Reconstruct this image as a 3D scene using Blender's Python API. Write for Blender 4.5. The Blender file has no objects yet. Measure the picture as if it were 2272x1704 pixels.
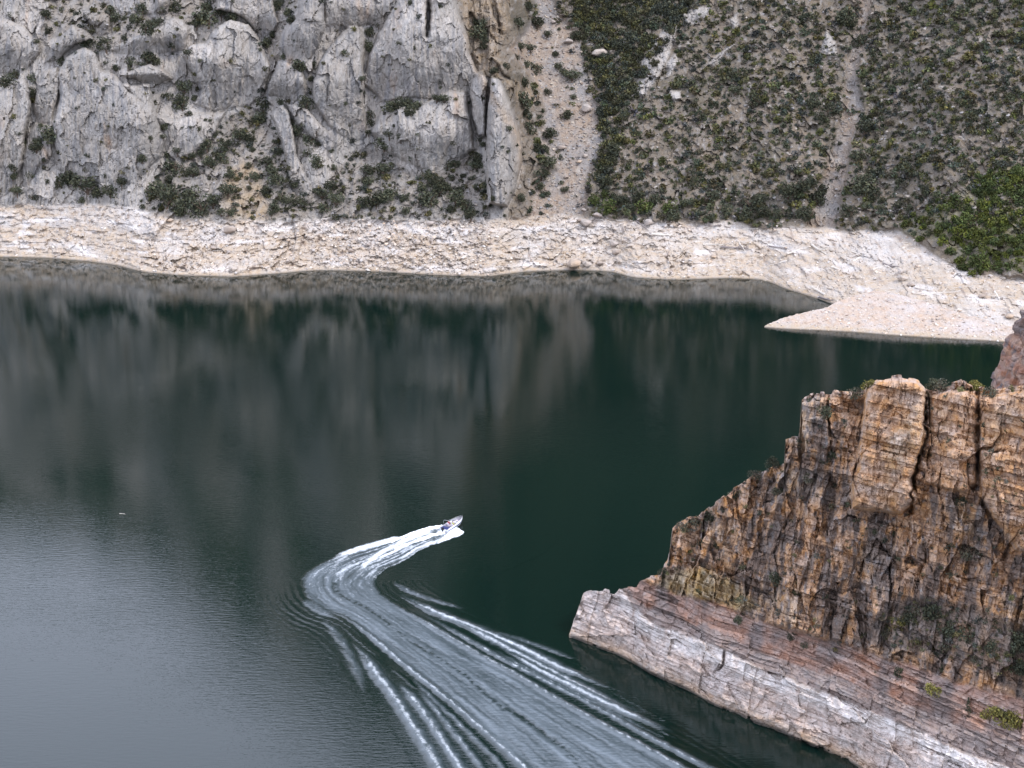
import bpy, bmesh, math, random
import numpy as np
from mathutils import Vector, Matrix, Euler
random.seed(7)
RNG = np.random.default_rng(7)
S = bpy.context.scene
C = S.collection
R = math.radians

# ---------------------------------------------------------------- camera, sky, sun, exposure
H = 100.0                     # eye height above the water
PITCH = R(17.9)
F = 3155.0                    # focal length in photograph pixels (2272 wide)
cam_d = bpy.data.cameras.new('camera')
cam = bpy.data.objects.new('camera', cam_d); C.objects.link(cam)
cam.location = (0, 0, H); cam.rotation_euler = (R(90) - PITCH, 0, 0)
cam_d.sensor_width = 36; cam_d.lens = 36 * F / 2272
cam_d.clip_start = 1; cam_d.clip_end = 6000
S.camera = cam
SUN_EL, SUN_AZ = R(52), R(122)       # azimuth clockwise from +Y (north)
W = bpy.data.worlds.new('World'); S.world = W; W.use_nodes = True
wn = W.node_tree; wn.nodes.clear()
sky = wn.nodes.new('ShaderNodeTexSky'); sky.sky_type = 'NISHITA'; sky.sun_disc = False
sky.sun_elevation = SUN_EL; sky.sun_rotation = SUN_AZ
sky.air_density = 1.0; sky.dust_density = 3.0; sky.ozone_density = 1.0
# high thin overcast: the blue sky seen through a bright veil of cloud
tc = wn.nodes.new('ShaderNodeTexCoord')
cn = wn.nodes.new('ShaderNodeTexNoise'); cn.inputs['Scale'].default_value = 2.2; cn.inputs['Detail'].default_value = 4
cr = wn.nodes.new('ShaderNodeMapRange'); cr.inputs[1].default_value = .35; cr.inputs[2].default_value = .65
cr.inputs[3].default_value = .6; cr.inputs[4].default_value = .9
mx = wn.nodes.new('ShaderNodeMix'); mx.data_type = 'RGBA'
mx.inputs[7].default_value = (16.5, 17.8, 22.0, 1)
bg = wn.nodes.new('ShaderNodeBackground'); bg.inputs['Strength'].default_value = 0.12
wo = wn.nodes.new('ShaderNodeOutputWorld')
L = wn.links.new
L(tc.outputs['Generated'], cn.inputs['Vector']); L(cn.outputs['Fac'], cr.inputs[0]); L(cr.outputs[0], mx.inputs[0])
L(sky.outputs['Color'], mx.inputs[6]); L(mx.outputs[2], bg.inputs['Color']); L(bg.outputs[0], wo.inputs['Surface'])
sd_ = bpy.data.lights.new('sun', 'SUN'); sd_.energy = 1.8; sd_.angle = R(11); sd_.color = (1, .95, .88)
sun = bpy.data.objects.new('sun', sd_); C.objects.link(sun)
sv = Vector((math.sin(SUN_AZ) * math.cos(SUN_EL), math.cos(SUN_AZ) * math.cos(SUN_EL), math.sin(SUN_EL)))
sun.rotation_euler = sv.to_track_quat('Z', 'Y').to_euler(); sun.location = (0, 0, 300)
S.view_settings.view_transform = 'Standard'; S.view_settings.look = 'None'
S.view_settings.exposure = 0.33; S.view_settings.gamma = 1.0

# ---------------------------------------------------------------- helpers
SP, CP = math.sin(PITCH), math.cos(PITCH)
def rdir(u, v):
    """ray through a photograph pixel; its component along the view axis is 1"""
    xc = (u - 1136.0) / F; yc = (852.0 - v) / F
    return xc, CP + yc * SP, -SP + yc * CP
def on_water(u, v, z=0.0):
    dx, dy, dz = rdir(np.asarray(u, float), np.asarray(v, float)); t = (z - H) / dz
    return dx * t, dy * t
def project(x, y, z=0.0):
    t = y * CP + (H - z) * SP
    return 1136 + F * x / t, 852 - F * (y * SP - (H - z) * CP) / t
def interp(u, pts):
    p = np.asarray(pts, float); return np.interp(u, p[:, 0], p[:, 1])
def sst(a, b, x):
    t = np.clip((x - a) / (b - a), 0, 1); return t * t * (3 - 2 * t)
def _h(ix, iy, iz, seed):
    n = (ix.astype(np.int64) * 374761393 + iy.astype(np.int64) * 668265263 + iz.astype(np.int64) * 2147483647 + seed * 1274126177) & 0xffffffff
    n = ((n ^ (n >> 13)) * 1274126177) & 0xffffffff
    n = ((n ^ (n >> 16)) * 2246822519) & 0xffffffff
    return (n ^ (n >> 13))
def h01(ix, iy, iz=None, seed=0):
    if iz is None: iz = np.zeros_like(ix)
    return (_h(ix, iy, iz, seed) & 0xffffff) / float(0xffffff)
def gn(x, y, z, seed=0):
    fx, fy, fz = np.floor(x), np.floor(y), np.floor(z)
    ax, ay, az = x - fx, y - fy, z - fz
    sx, sy, sz = [t * t * t * (t * (t * 6 - 15) + 10) for t in (ax, ay, az)]
    out = 0
    for i in (0, 1):
        for j in (0, 1):
            for k in (0, 1):
                h = _h(fx + i, fy + j, fz + k, seed)
                g = ((h & 1023) / 511.5 - 1) * (ax - i) + (((h >> 10) & 1023) / 511.5 - 1) * (ay - j) + (((h >> 20) & 1023) / 511.5 - 1) * (az - k)
                out = out + g * (sx if i else 1 - sx) * (sy if j else 1 - sy) * (sz if k else 1 - sz)
    return out * 1.3
def fbm(x, y, z, o=4, seed=0, g=.5, ridged=False):
    s = 0; a = 1.0; tot = 0
    for i in range(o):
        n = gn(x * 2 ** i, y * 2 ** i, z * 2 ** i, seed + i * 17)
        s = s + a * ((1 - 2 * np.abs(n)) if ridged else n); tot += a; a *= g
    return s / tot
def worley(x, y, seed=0):
    fx, fy = np.floor(x), np.floor(y)
    f1 = np.full(x.shape, 9.0); f2 = np.full(x.shape, 9.0); cid = np.zeros(x.shape)
    for i in (-1, 0, 1):
        for j in (-1, 0, 1):
            h = _h(fx + i, fy + j, np.zeros_like(fx), seed)
            px = fx + i + (h & 1023) / 1023.; py = fy + j + ((h >> 10) & 1023) / 1023.
            d = np.hypot(px - x, py - y); c = ((h >> 20) & 1023) / 1023.
            m = d < f1
            f2 = np.where(m, f1, np.minimum(f2, d)); cid = np.where(m, c, cid); f1 = np.where(m, d, f1)
    return f1, f2, cid
def facets(x, y, seed=0, tilt=.9):
    """angular blocks: every cell is a plane of its own height and tilt; returns relief about -.5..+.5 and the gap to the next cell"""
    fx, fy = np.floor(x), np.floor(y)
    f1 = np.full(x.shape, 9.0); f2 = np.full(x.shape, 9.0); out = np.zeros(x.shape)
    for i in (-1, 0, 1):
        for j in (-1, 0, 1):
            h = _h(fx + i, fy + j, np.zeros_like(fx), seed); k = _h(fx + i, fy + j, np.ones_like(fx), seed)
            ox = x - (fx + i + (h & 1023) / 1023.); oy = y - (fy + j + ((h >> 10) & 1023) / 1023.)
            d = np.hypot(ox, oy); pl = ((h >> 20) & 1023) / 1023. - .5 + tilt * (((k & 1023) / 511.5 - 1) * ox + (((k >> 10) & 1023) / 511.5 - 1) * oy)
            m = d < f1
            f2 = np.where(m, f1, np.minimum(f2, d)); out = np.where(m, pl, out); f1 = np.where(m, d, f1)
    return out, f2 - f1
def sdf(x, y, poly):
    """distance to a polygon's outline, positive inside"""
    p = np.asarray(poly, float); n = len(p); best = np.full(x.shape, 1e18); ins = np.zeros(x.shape, bool)
    for i in range(n):
        ax, ay = p[i]; bx, by = p[(i + 1) % n]; ex, ey = bx - ax, by - ay
        t = np.clip(((x - ax) * ex + (y - ay) * ey) / (ex * ex + ey * ey + 1e-9), 0, 1)
        best = np.minimum(best, (x - ax - t * ex) ** 2 + (y - ay - t * ey) ** 2)
        if ay != by: ins ^= ((ay > y) != (by > y)) & (x < (bx - ax) * (y - ay) / (by - ay) + ax)
    d = np.sqrt(best); return np.where(ins, d, -d)
def sdf_box(x, y, poly, pad=40):
    """sdf evaluated only near the polygon"""
    p = np.asarray(poly, float); out = np.full(x.shape, -999.0)
    m = (x > p[:, 0].min() - pad) & (x < p[:, 0].max() + pad) & (y > p[:, 1].min() - pad) & (y < p[:, 1].max() + pad)
    if m.any(): out[m] = sdf(x[m], y[m], poly)
    return out
def pdist(x, y, pts):
    """distance to an open polyline and how far along it"""
    p = np.asarray(pts, float); best = np.full(x.shape, 1e18); al = np.zeros(x.shape); acc = 0; side = np.zeros(x.shape)
    seg = np.hypot(*(p[1:] - p[:-1]).T); tot = seg.sum()
    for i in range(len(p) - 1):
        ax, ay = p[i]; ex, ey = p[i + 1] - p[i]
        t = np.clip(((x - ax) * ex + (y - ay) * ey) / (ex * ex + ey * ey + 1e-9), 0, 1)
        d = (x - ax - t * ex) ** 2 + (y - ay - t * ey) ** 2; m = d < best
        best = np.where(m, d, best); al = np.where(m, (acc + t * seg[i]) / tot, al)
        side = np.where(m, np.sign(ex * (y - ay) - ey * (x - ax)), side); acc += seg[i]
    return np.sqrt(best), al, side

def np_mesh(name, verts, quads, mat, col=None, attrs=None, smooth=False, link=True, tris=None, parent=None):
    me = bpy.data.meshes.new(name); v = np.ascontiguousarray(verts, np.float32)
    parts = []; sizes = []
    if quads is not None and len(quads): parts.append(np.asarray(quads, np.int32).ravel()); sizes += [4] * len(quads)
    if tris is not None and len(tris): parts.append(np.asarray(tris, np.int32).ravel()); sizes += [3] * len(tris)
    loops = np.concatenate(parts); sizes = np.asarray(sizes, np.int32)
    me.vertices.add(len(v)); me.vertices.foreach_set('co', v.ravel())
    me.loops.add(len(loops)); me.loops.foreach_set('vertex_index', loops)
    me.polygons.add(len(sizes)); st = np.concatenate([[0], np.cumsum(sizes)[:-1]]).astype(np.int32)
    me.polygons.foreach_set('loop_start', st)
    me.polygons.foreach_set('use_smooth', np.full(len(sizes), smooth, bool))
    if col is not None:
        a = me.color_attributes.new('Col', 'FLOAT_COLOR', 'POINT'); c4 = np.ones((len(v), 4), np.float32); c4[:, :3] = col
        a.data.foreach_set('color', c4.ravel())
    for k, val in (attrs or {}).items():
        a = me.attributes.new(k, 'FLOAT', 'POINT'); a.data.foreach_set('value', np.ascontiguousarray(val, np.float32).ravel())
    me.update(calc_edges=True); me.validate(verbose=False)
    if mat: me.materials.append(mat)
    o = bpy.data.objects.new(name, me)
    if link: C.objects.link(o)
    if parent: o.parent = parent
    return o
def grid_quads(nr, nc):
    i = np.arange(nr - 1)[:, None] * nc + np.arange(nc - 1)[None, :]
    return np.stack([i, i + 1, i + nc + 1, i + nc], -1).reshape(-1, 4)
def sub_mesh(name, P, quads, mat, col, **kw):
    used = np.unique(quads); mp = np.full(len(P), -1, np.int64); mp[used] = np.arange(len(used))
    return np_mesh(name, P[used], mp[quads], mat, col[used], **kw)
def tag(o, label=None, cat=None, group=None, kind=None):
    if label: o['label'] = label
    if cat: o['category'] = cat
    if group: o['group'] = group
    if kind: o['kind'] = kind
    return o
def empty(name, loc=(0, 0, 0), rot=(0, 0, 0), sc=1.0):
    o = bpy.data.objects.new(name, None); C.objects.link(o); o.location = loc; o.rotation_euler = rot
    o.scale = (sc, sc, sc) if not isinstance(sc, tuple) else sc; o.empty_display_size = .3
    return o
def bm_obj(name, bm, mat, parent=None, smooth=False):
    me = bpy.data.meshes.new(name); bmesh.ops.recalc_face_normals(bm, faces=bm.faces); bm.to_mesh(me); bm.free()
    if smooth: me.polygons.foreach_set('use_smooth', [True] * len(me.polygons))
    me.materials.append(mat); o = bpy.data.objects.new(name, me); C.objects.link(o)
    if parent: o.parent = parent
    return o

# ---------------------------------------------------------------- materials
def new_mat(name, rough=.9, spec=.2):
    m = bpy.data.materials.new(name); m.use_nodes = True; nt = m.node_tree
    b = nt.nodes['Principled BSDF']; b.inputs['Roughness'].default_value = rough; b.inputs['Specular IOR Level'].default_value = spec
    return m, nt, b
def N(nt, t, **kw):
    n = nt.nodes.new(t)
    for k, v in kw.items(): n.inputs[k].default_value = v
    return n
def rock_mat(name, scale=1.0, bump=.5, var=.35, stretch=(1, 1, 1), dist=.25, crack=.10):
    m, nt, b = new_mat(name, .95, .1); l = nt.links.new
    at = N(nt, 'ShaderNodeAttribute'); at.attribute_name = 'Col'
    tc = N(nt, 'ShaderNodeTexCoord'); mp = N(nt, 'ShaderNodeMapping'); mp.inputs['Scale'].default_value = stretch
    l(tc.outputs['Object'], mp.inputs['Vector'])
    n1 = N(nt, 'ShaderNodeTexNoise', Scale=1.3 * scale, Detail=8, Roughness=.7); l(mp.outputs[0], n1.inputs['Vector'])
    n2 = N(nt, 'ShaderNodeTexVoronoi', Scale=1.1 * scale); n2.feature = 'DISTANCE_TO_EDGE'
    n3 = N(nt, 'ShaderNodeTexNoise', Scale=.35 * scale, Detail=4); l(mp.outputs[0], n3.inputs['Vector'])
    wv = N(nt, 'ShaderNodeVectorMath'); wv.operation = 'MULTIPLY_ADD'; wv.inputs[1].default_value = (1.6, 1.6, 1.6)
    l(n1.outputs['Color'], wv.inputs[0]); l(mp.outputs[0], wv.inputs[2]); l(wv.outputs[0], n2.inputs['Vector'])
    mr = N(nt, 'ShaderNodeMapRange'); mr.inputs[1].default_value = .3; mr.inputs[2].default_value = .7
    mr.inputs[3].default_value = 1 - var; mr.inputs[4].default_value = 1 + var; l(n1.outputs['Fac'], mr.inputs[0])
    mm = N(nt, 'ShaderNodeVectorMath'); mm.operation = 'SCALE'; l(at.outputs['Color'], mm.inputs[0]); l(mr.outputs[0], mm.inputs['Scale'])
    hs = N(nt, 'ShaderNodeHueSaturation'); l(mm.outputs[0], hs.inputs['Color'])
    m3 = N(nt, 'ShaderNodeMapRange'); m3.inputs[1].default_value = .3; m3.inputs[2].default_value = .7
    m3.inputs[3].default_value = .7; m3.inputs[4].default_value = 1.35; l(n3.outputs['Fac'], m3.inputs[0]); l(m3.outputs[0], hs.inputs['Saturation'])
    l(hs.outputs[0], b.inputs['Base Color'])
    ck = N(nt, 'ShaderNodeMapRange'); ck.inputs[1].default_value = 0; ck.inputs[2].default_value = .06; l(n2.outputs['Distance'], ck.inputs[0])
    ad = N(nt, 'ShaderNodeMath'); ad.operation = 'MULTIPLY_ADD'; ad.inputs[1].default_value = crack; l(ck.outputs[0], ad.inputs[0]); l(n1.outputs['Fac'], ad.inputs[2])
    bp = N(nt, 'ShaderNodeBump', Strength=bump, Distance=dist); l(ad.outputs[0], bp.inputs['Height']); l(bp.outputs[0], b.inputs['Normal'])
    return m
M_cliff = rock_mat('limestone', 1.0, .7, .22, (1, 1, .45), .5)
M_shore = rock_mat('bleached_shore_rock', 1.6, .6, .22, (1, 1, 1.5), .3)
M_hill = rock_mat('stony_hillside_soil', 1.5, .7, .3, (1, 1, 1), .3)
M_head = rock_mat('banded_canyon_rock', 1.5, .8, .3, (1, 1, 1.3), .35, .03)
M_stone = rock_mat('boulder_stone', 2.0, .5, .25)
def leaf_mat(name, base, sat=1.0):
    m, nt, b = new_mat(name, .8, .15); l = nt.links.new
    at = N(nt, 'ShaderNodeAttribute'); at.attribute_name = 'Col'
    oi = N(nt, 'ShaderNodeObjectInfo'); hs = N(nt, 'ShaderNodeHueSaturation', Saturation=sat)
    mr = N(nt, 'ShaderNodeMapRange'); mr.inputs[3].default_value = .7; mr.inputs[4].default_value = 1.4; l(oi.outputs['Random'], mr.inputs[0])
    mu = N(nt, 'ShaderNodeMix'); mu.data_type = 'RGBA'; mu.blend_type = 'MULTIPLY'; mu.inputs[0].default_value = 1
    mu.inputs[7].default_value = (*base, 1); l(at.outputs['Color'], mu.inputs[6])
    l(mu.outputs[2], hs.inputs['Color']); l(mr.outputs[0], hs.inputs['Value']); l(hs.outputs[0], b.inputs['Base Color'])
    return m
M_leaf = leaf_mat('juniper_foliage', (.046, .055, .039))
M_leafg = leaf_mat('bright_juniper_foliage', (.050, .070, .024))
M_grey = leaf_mat('sage_foliage', (.068, .072, .056))
M_yel = leaf_mat('yellow_green_foliage', (.12, .12, .04))
def plain(name, col, rough=.6, spec=.4, metal=0, noise=.12):
    m, nt, b = new_mat(name, rough, spec); b.inputs['Metallic'].default_value = metal; l = nt.links.new
    n = N(nt, 'ShaderNodeTexNoise', Scale=9, Detail=4); tc = N(nt, 'ShaderNodeTexCoord'); l(tc.outputs['Object'], n.inputs['Vector'])
    r = N(nt, 'ShaderNodeMapRange'); r.inputs[3].default_value = 1 - noise; r.inputs[4].default_value = 1 + noise; l(n.outputs['Fac'], r.inputs[0])
    s = N(nt, 'ShaderNodeVectorMath'); s.operation = 'SCALE'; s.inputs[0].default_value = col; l(r.outputs[0], s.inputs['Scale']); l(s.outputs[0], b.inputs['Base Color'])
    return m
M_bark = plain('bark', (.11, .08, .06), .95, .1, noise=.4)
M_drift = plain('bleached_wood', (.55, .50, .44), .9, .1, noise=.35)
M_drift2 = plain('weathered_wood', (.22, .19, .18), .9, .1, noise=.35)

# water: dark green body, Fresnel reflection, ripples, white water and painted sky sheen by attribute
def water_mat():
    m, nt, b = new_mat('lake_water', .1, .5); l = nt.links.new
    bc = N(nt, 'ShaderNodeMix'); bc.data_type = 'RGBA'; bc.inputs[6].default_value = (.0010, .0078, .0060, 1); bc.inputs[7].default_value = (.23, .27, .31, 1); l(bc.outputs[2], b.inputs['Base Color']); b.inputs['IOR'].default_value = 1.48
    tc = N(nt, 'ShaderNodeTexCoord')
    def noise(scale, detail, sx=1., sy=1., ro=.55, d=0):
        mp = N(nt, 'ShaderNodeMapping'); mp.inputs['Scale'].default_value = (sx, sy, 1); l(tc.outputs['Object'], mp.inputs['Vector'])
        n = N(nt, 'ShaderNodeTexNoise', Scale=scale, Detail=detail, Roughness=ro, Distortion=d); l(mp.outputs[0], n.inputs['Vector']); return n.outputs['Fac']
    def attr(nm):
        a = N(nt, 'ShaderNodeAttribute'); a.attribute_name = nm; return a.outputs['Fac']
    def math_(op, a, bb, c=None):
        n = N(nt, 'ShaderNodeMath'); n.operation = op
        for i, x in enumerate((a, bb, c)):
            if x is None: continue
            if isinstance(x, (int, float)): n.inputs[i].default_value = x
            else: l(x, n.inputs[i])
        return n.outputs[0]
    foam_glint, chop = attr('foam_glint'), attr('chop'); l(attr('milk_sheen'), bc.inputs[0])
    # wind ripples: stronger over the open lower water, calmer under the far shore
    pa = noise(.018, 3, 1, 1.6)
    calm = N(nt, 'ShaderNodeMapRange'); calm.inputs[1].default_value = .35; calm.inputs[2].default_value = .65
    calm.inputs[3].default_value = .55; calm.inputs[4].default_value = 1.25; l(pa, calm.inputs[0])
    sp = N(nt, 'ShaderNodeSeparateXYZ'); l(tc.outputs['Object'], sp.inputs[0])
    yr = N(nt, 'ShaderNodeMapRange'); yr.inputs[1].default_value = 170; yr.inputs[2].default_value = 420
    yr.inputs[3].default_value = 1.5; yr.inputs[4].default_value = .5; l(sp.outputs['Y'], yr.inputs[0])
    st = math_('MULTIPLY', calm.outputs[0], yr.outputs[0])
    st = math_('ADD', st, math_('MULTIPLY', chop, 3.0))
    hgt = math_('MULTIPLY', math_('ADD', math_('MULTIPLY', noise(1.6, 3, .33, 1.5), .75), math_('MULTIPLY', noise(4.5, 2, .5, 1.4), .2)), st)
    bp = N(nt, 'ShaderNodeBump', Strength=1.0, Distance=.021); l(hgt, bp.inputs['Height']); l(bp.outputs[0], b.inputs['Normal'])
    rg = math_('ADD', .018, math_('MULTIPLY', chop, .16)); l(rg, b.inputs['Roughness'])
    fm, fnt, fb = None, None, None
    fd = N(nt, 'ShaderNodeBsdfDiffuse'); fd.inputs['Color'].default_value = (.82, .86, .90, 1)
    fn = noise(3.0, 6, 1, 1, .7)
    fr = N(nt, 'ShaderNodeMapRange'); l(math_('ADD', foam_glint, math_('MULTIPLY', math_('SUBTRACT', fn, .5), .6)), fr.inputs[0])
    fr.inputs[1].default_value = .12; fr.inputs[2].default_value = .75
    ms = N(nt, 'ShaderNodeMixShader'); l(math_('MULTIPLY', fr.outputs[0], math_('GREATER_THAN', foam_glint, .01)), ms.inputs[0])
    l(b.outputs[0], ms.inputs[1]); l(fd.outputs[0], ms.inputs[2]); l(ms.outputs[0], nt.nodes['Material Output'].inputs['Surface'])
    return m
M_water = water_mat()
M_bed = plain('lake_bed', (.05, .05, .04))

# ---------------------------------------------------------------- far side of the canyon
c1 = lambda pts: [(x / 2.592, y / 2.592) for x, y in pts]
c2 = lambda pts: [(740 + x / 2.592, y / 2.592) for x, y in pts]
c3 = lambda pts: [(1480 + x / 2.183, y / 2.183) for x, y in pts]
c4 = lambda pts: [(1240 + x / 1.62, 680 + y / 1.62) for x, y in pts]
c5 = lambda pts: [(560 + x / 2.212, 1100 + y / 2.212) for x, y in pts]
c6 = lambda pts: [(900 + x / 12.29, 1110 + y / 12.29) for x, y in pts]

SHORE = [(-3000, 500), (-1500, 545), (-400, 565), (0, 570), (100, 572), (200, 580), (270, 590), (310, 603), (400, 611), (520, 614), (640, 605), (690, 600), (760, 600),
         (850, 603), (960, 610), (1080, 614), (1110, 610), (1160, 603), (1260, 599), (1360, 602), (1400, 616), (1500, 621), (1620, 617), (1700, 621), (1730, 637),
         (1780, 652), (1830, 667), (1848, 676), (1900, 688), (1960, 704), (2060, 735), (2272, 765), (2600, 830), (4200, 1000)]
RINGTOP = [(-3000, 400), (-400, 455), (0, 458), (120, 455), (200, 452), (330, 470), (400, 486), (520, 490), (660, 490), (760, 488), (860, 490), (1000, 490), (1080, 488), (1160, 482),
           (1250, 476), (1320, 480), (1400, 488), (1500, 492), (1620, 496), (1700, 500), (1800, 508), (1900, 512), (1985, 512), (2030, 530), (2075, 565), (2130, 598),
           (2272, 618), (2600, 660), (4200, 800)]
CLIFF_R = [(-2000, 940), (0, 1015), (60, 1030), (110, 1042), (160, 1062), (175, 1110), (230, 1132), (300, 1155), (370, 1160), (420, 1145), (480, 1120), (700, 1120)]   # v -> u of the cliff's right edge
TOPV = [(-3000, -340), (-1500, -420), (0, -510), (150, -660), (300, -900), (500, -1230), (700, -1450), (900, -1480), (1200, -1600), (1700, -1750), (2400, -1800), (4200, -1600)]

us = np.concatenate([np.arange(-3000, -80, 40), np.arange(-80, 2350, 2.0), np.arange(2350, 4201, 40)])
nc = len(us)
NI, NO = 330, 60
wl = interp(us, SHORE) + 2.2 * gn(us / 23., us * 0, us * 0, 5) + 1.2 * gn(us / 7., us * 0, us * 0, 6)
tv = interp(us, TOPV) + 60 * gn(us / 160., us * 0, us * 0, 9) + 25 * gn(us / 40., us * 0, us * 0, 10)
Vr = np.concatenate([wl[None] + (-30 - wl[None]) * np.linspace(0, 1, NI)[:, None],
                     -30 + (tv[None] + 30) * np.linspace(0, 1, NO + 1)[1:, None]])
Ur = np.broadcast_to(us, Vr.shape).copy()
nr = Vr.shape[0]
# warped picture coordinates give the zones ragged natural edges
wu = Ur + 9 * fbm(Ur / 60, Vr / 60, Ur * 0, 3, 21) + 3 * gn(Ur / 11, Vr / 11, Ur * 0, 22)
wv_ = Vr + 14 * fbm(Ur / 60, Vr / 60, Ur * 0 + 5, 3, 23) + 3 * gn(Ur / 11, Vr / 11, Ur * 0 + 5, 24)
rt = interp(Ur, RINGTOP)
z_ring = sst(-5, 6, wv_ - rt + 13 * gn(Ur / 75, Ur * 0, Ur * 0, 25) * sst(1950, 1800, Ur))                                   # 1 on the bleached band
cr_ = interp(wv_, CLIFF_R)
z_cliff = sst(-8, 8, cr_ - wu)                                      # 1 on the limestone
TALUS = [c1([(780, 1240), (830, 1120), (930, 960), (1050, 900), (1250, 740), (1330, 660), (1480, 620), (1540, 640), (1580, 740), (1640, 860), (1700, 1000), (1780, 1090), (1960, 1100), (1960, 1260), (700, 1260)]),
         c2([(-20, 1260), (-20, 1020), (140, 860), (240, 860), (330, 900), (450, 1000), (560, 1000), (720, 930), (820, 860), (880, 1000), (890, 1160), (900, 1260)]),
         c1([(300, -60), (480, -60), (700, 60), (880, 70), (900, 150), (700, 250), (560, 280), (420, 160), (250, 280), (200, 230), (260, 110)]),
         c1([(880, 80), (1000, -60), (1230, -60), (1250, 60), (1180, 150), (1080, 140), (1000, 90)]),
         c1([(1560, -60), (1740, -60), (1690, 90), (1600, 200), (1620, 330), (1560, 370), (1510, 250), (1600, 130)])]
z_tal = np.zeros_like(Ur)
for p in TALUS: z_tal = np.maximum(z_tal, sst(-6, 8, sdf_box(wu, wv_, p)))
z_tal *= z_cliff
SCREE = c2([(1000, -300), (1200, -300), (1290, 80), (1430, 200), (1440, 420), (1540, 640), (1560, 830), (1470, 1000), (1450, 1240), (1130, 1260), (1140, 1060), (1290, 960), (1180, 800),
            (1220, 640), (1160, 470), (1000, 280), (1080, 200), (1180, 60)])
z_scr = sst(-8, 10, sdf_box(wu, wv_, SCREE))
gd, _, _ = pdist(wu, wv_, [(1935, -200), (1920, 0), (1905, 90), (1888, 160), (1893, 240), (1868, 330), (1848, 400), (1835, 450), (1820, 520)])
gw = interp(Vr, [(-200, 12), (60, 16), (160, 12), (250, 22), (330, 20), (480, 30)])
z_gul = sst(6, -6, gd - gw)
OUT = [c2([(1700, 560), (1770, 420), (1780, 330), (1850, 230), (1950, 100), (1990, 110), (1960, 230), (1930, 340), (1850, 480), (1780, 560)]),
       c3([(0, 300), (40, 260), (60, 300), (20, 370), (0, 380)]), c3([(90, 120), (70, 60), (150, 20), (210, 30), (200, 80), (120, 110)]), c3([(300, 100), (340, 60), (350, 120), (320, 150)]),
       c3([(170, 330), (300, 220), (330, 215), (250, 300)]), c3([(0, 490), (10, 430), (70, 440), (70, 480)]), c3([(740, 260), (770, 140), (820, 200), (830, 290)])]
z_out = np.zeros_like(Ur)
z_crag = sst(-6, 8, sdf_box(wu, wv_, [(1015, -40), (1125, -40), (1135, 60), (1100, 110), (1118, 170), (1190, 190), (1200, 230), (1140, 225), (1115, 175), (1060, 150), (1040, 90)]))
for p in OUT: z_out = np.maximum(z_out, sst(-4, 5, sdf_box(wu, wv_, p)))
GREENP = c3([(1120, 1150), (1190, 1050), (1350, 960), (1480, 890), (1560, 830), (1760, 780), (1800, 1340), (1640, 1300), (1480, 1310), (1400, 1270), (1370, 1190), (1250, 1150)])

# slope of the ground
def blurc(a, k):                                                     # soft along u so neighbouring columns do not tear apart
    n = int(k); c = np.cumsum(np.pad(a, ((0, 0), (n + 1, n)), mode='edge'), axis=1); return (c[:, 2 * n + 1:] - c[:, :-2 * n - 1]) / (2 * n + 1)
t_ring = interp(Ur, [(0, .85), (250, .75), (420, .6), (1080, .72), (1200, .6), (1700, .5), (1850, .32), (2272, .26), (4200, .3)])
t_up = 2.3 * z_cliff * (1 - .62 * z_tal) + .80 * (1 - z_cliff)
t_up = np.where(Vr < -30, interp(Ur, [(0, .95), (600, 1.2), (1200, 1.7), (4200, 1.6)]), t_up)
TA = blurc(t_ring * z_ring + t_up * (1 - z_ring), 7)
def blur1(a, x, w):
    xx = np.arange(x[0], x[-1], 4.0); aa = np.interp(xx, x, a); n = int(w / 4) + 1
    for _ in range(2):
        c = np.cumsum(np.pad(aa, (n + 1, n), mode='edge')); aa = (c[2 * n + 1:] - c[:-2 * n - 1]) / (2 * n + 1)
    return np.interp(x, xx, aa)
def climb(us, V, TA, y0):
    T = np.empty_like(V); yp, zp = y0, y0 * 0
    for r in range(len(V)):
        dx, dy, dz = rdir(us, V[r]); t = (H - zp + TA[r] * yp) / np.maximum(TA[r] * dy - dz, .05)
        yp = t * dy; zp = H + t * dz; T[r] = t
    return T
ysh = on_water(us, interp(us, SHORE))[1]
TTa = climb(us, Vr, TA, blur1(ysh, us, 14)); TTb = climb(us, Vr, TA, blur1(ysh, us, 150))
up = sst(20, 260, wl[None] - Vr); TT = TTa * (1 - up) + blurc(TTb, 12) * up
_, dyy, dzz = rdir(Ur, Vr); Y0 = dyy * TT; Z0 = H + dzz * TT
X0 = (Ur - 1136) / F * TT
inn = (np.abs(Ur - 1136) < 1300) & (Vr > -60)

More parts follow.
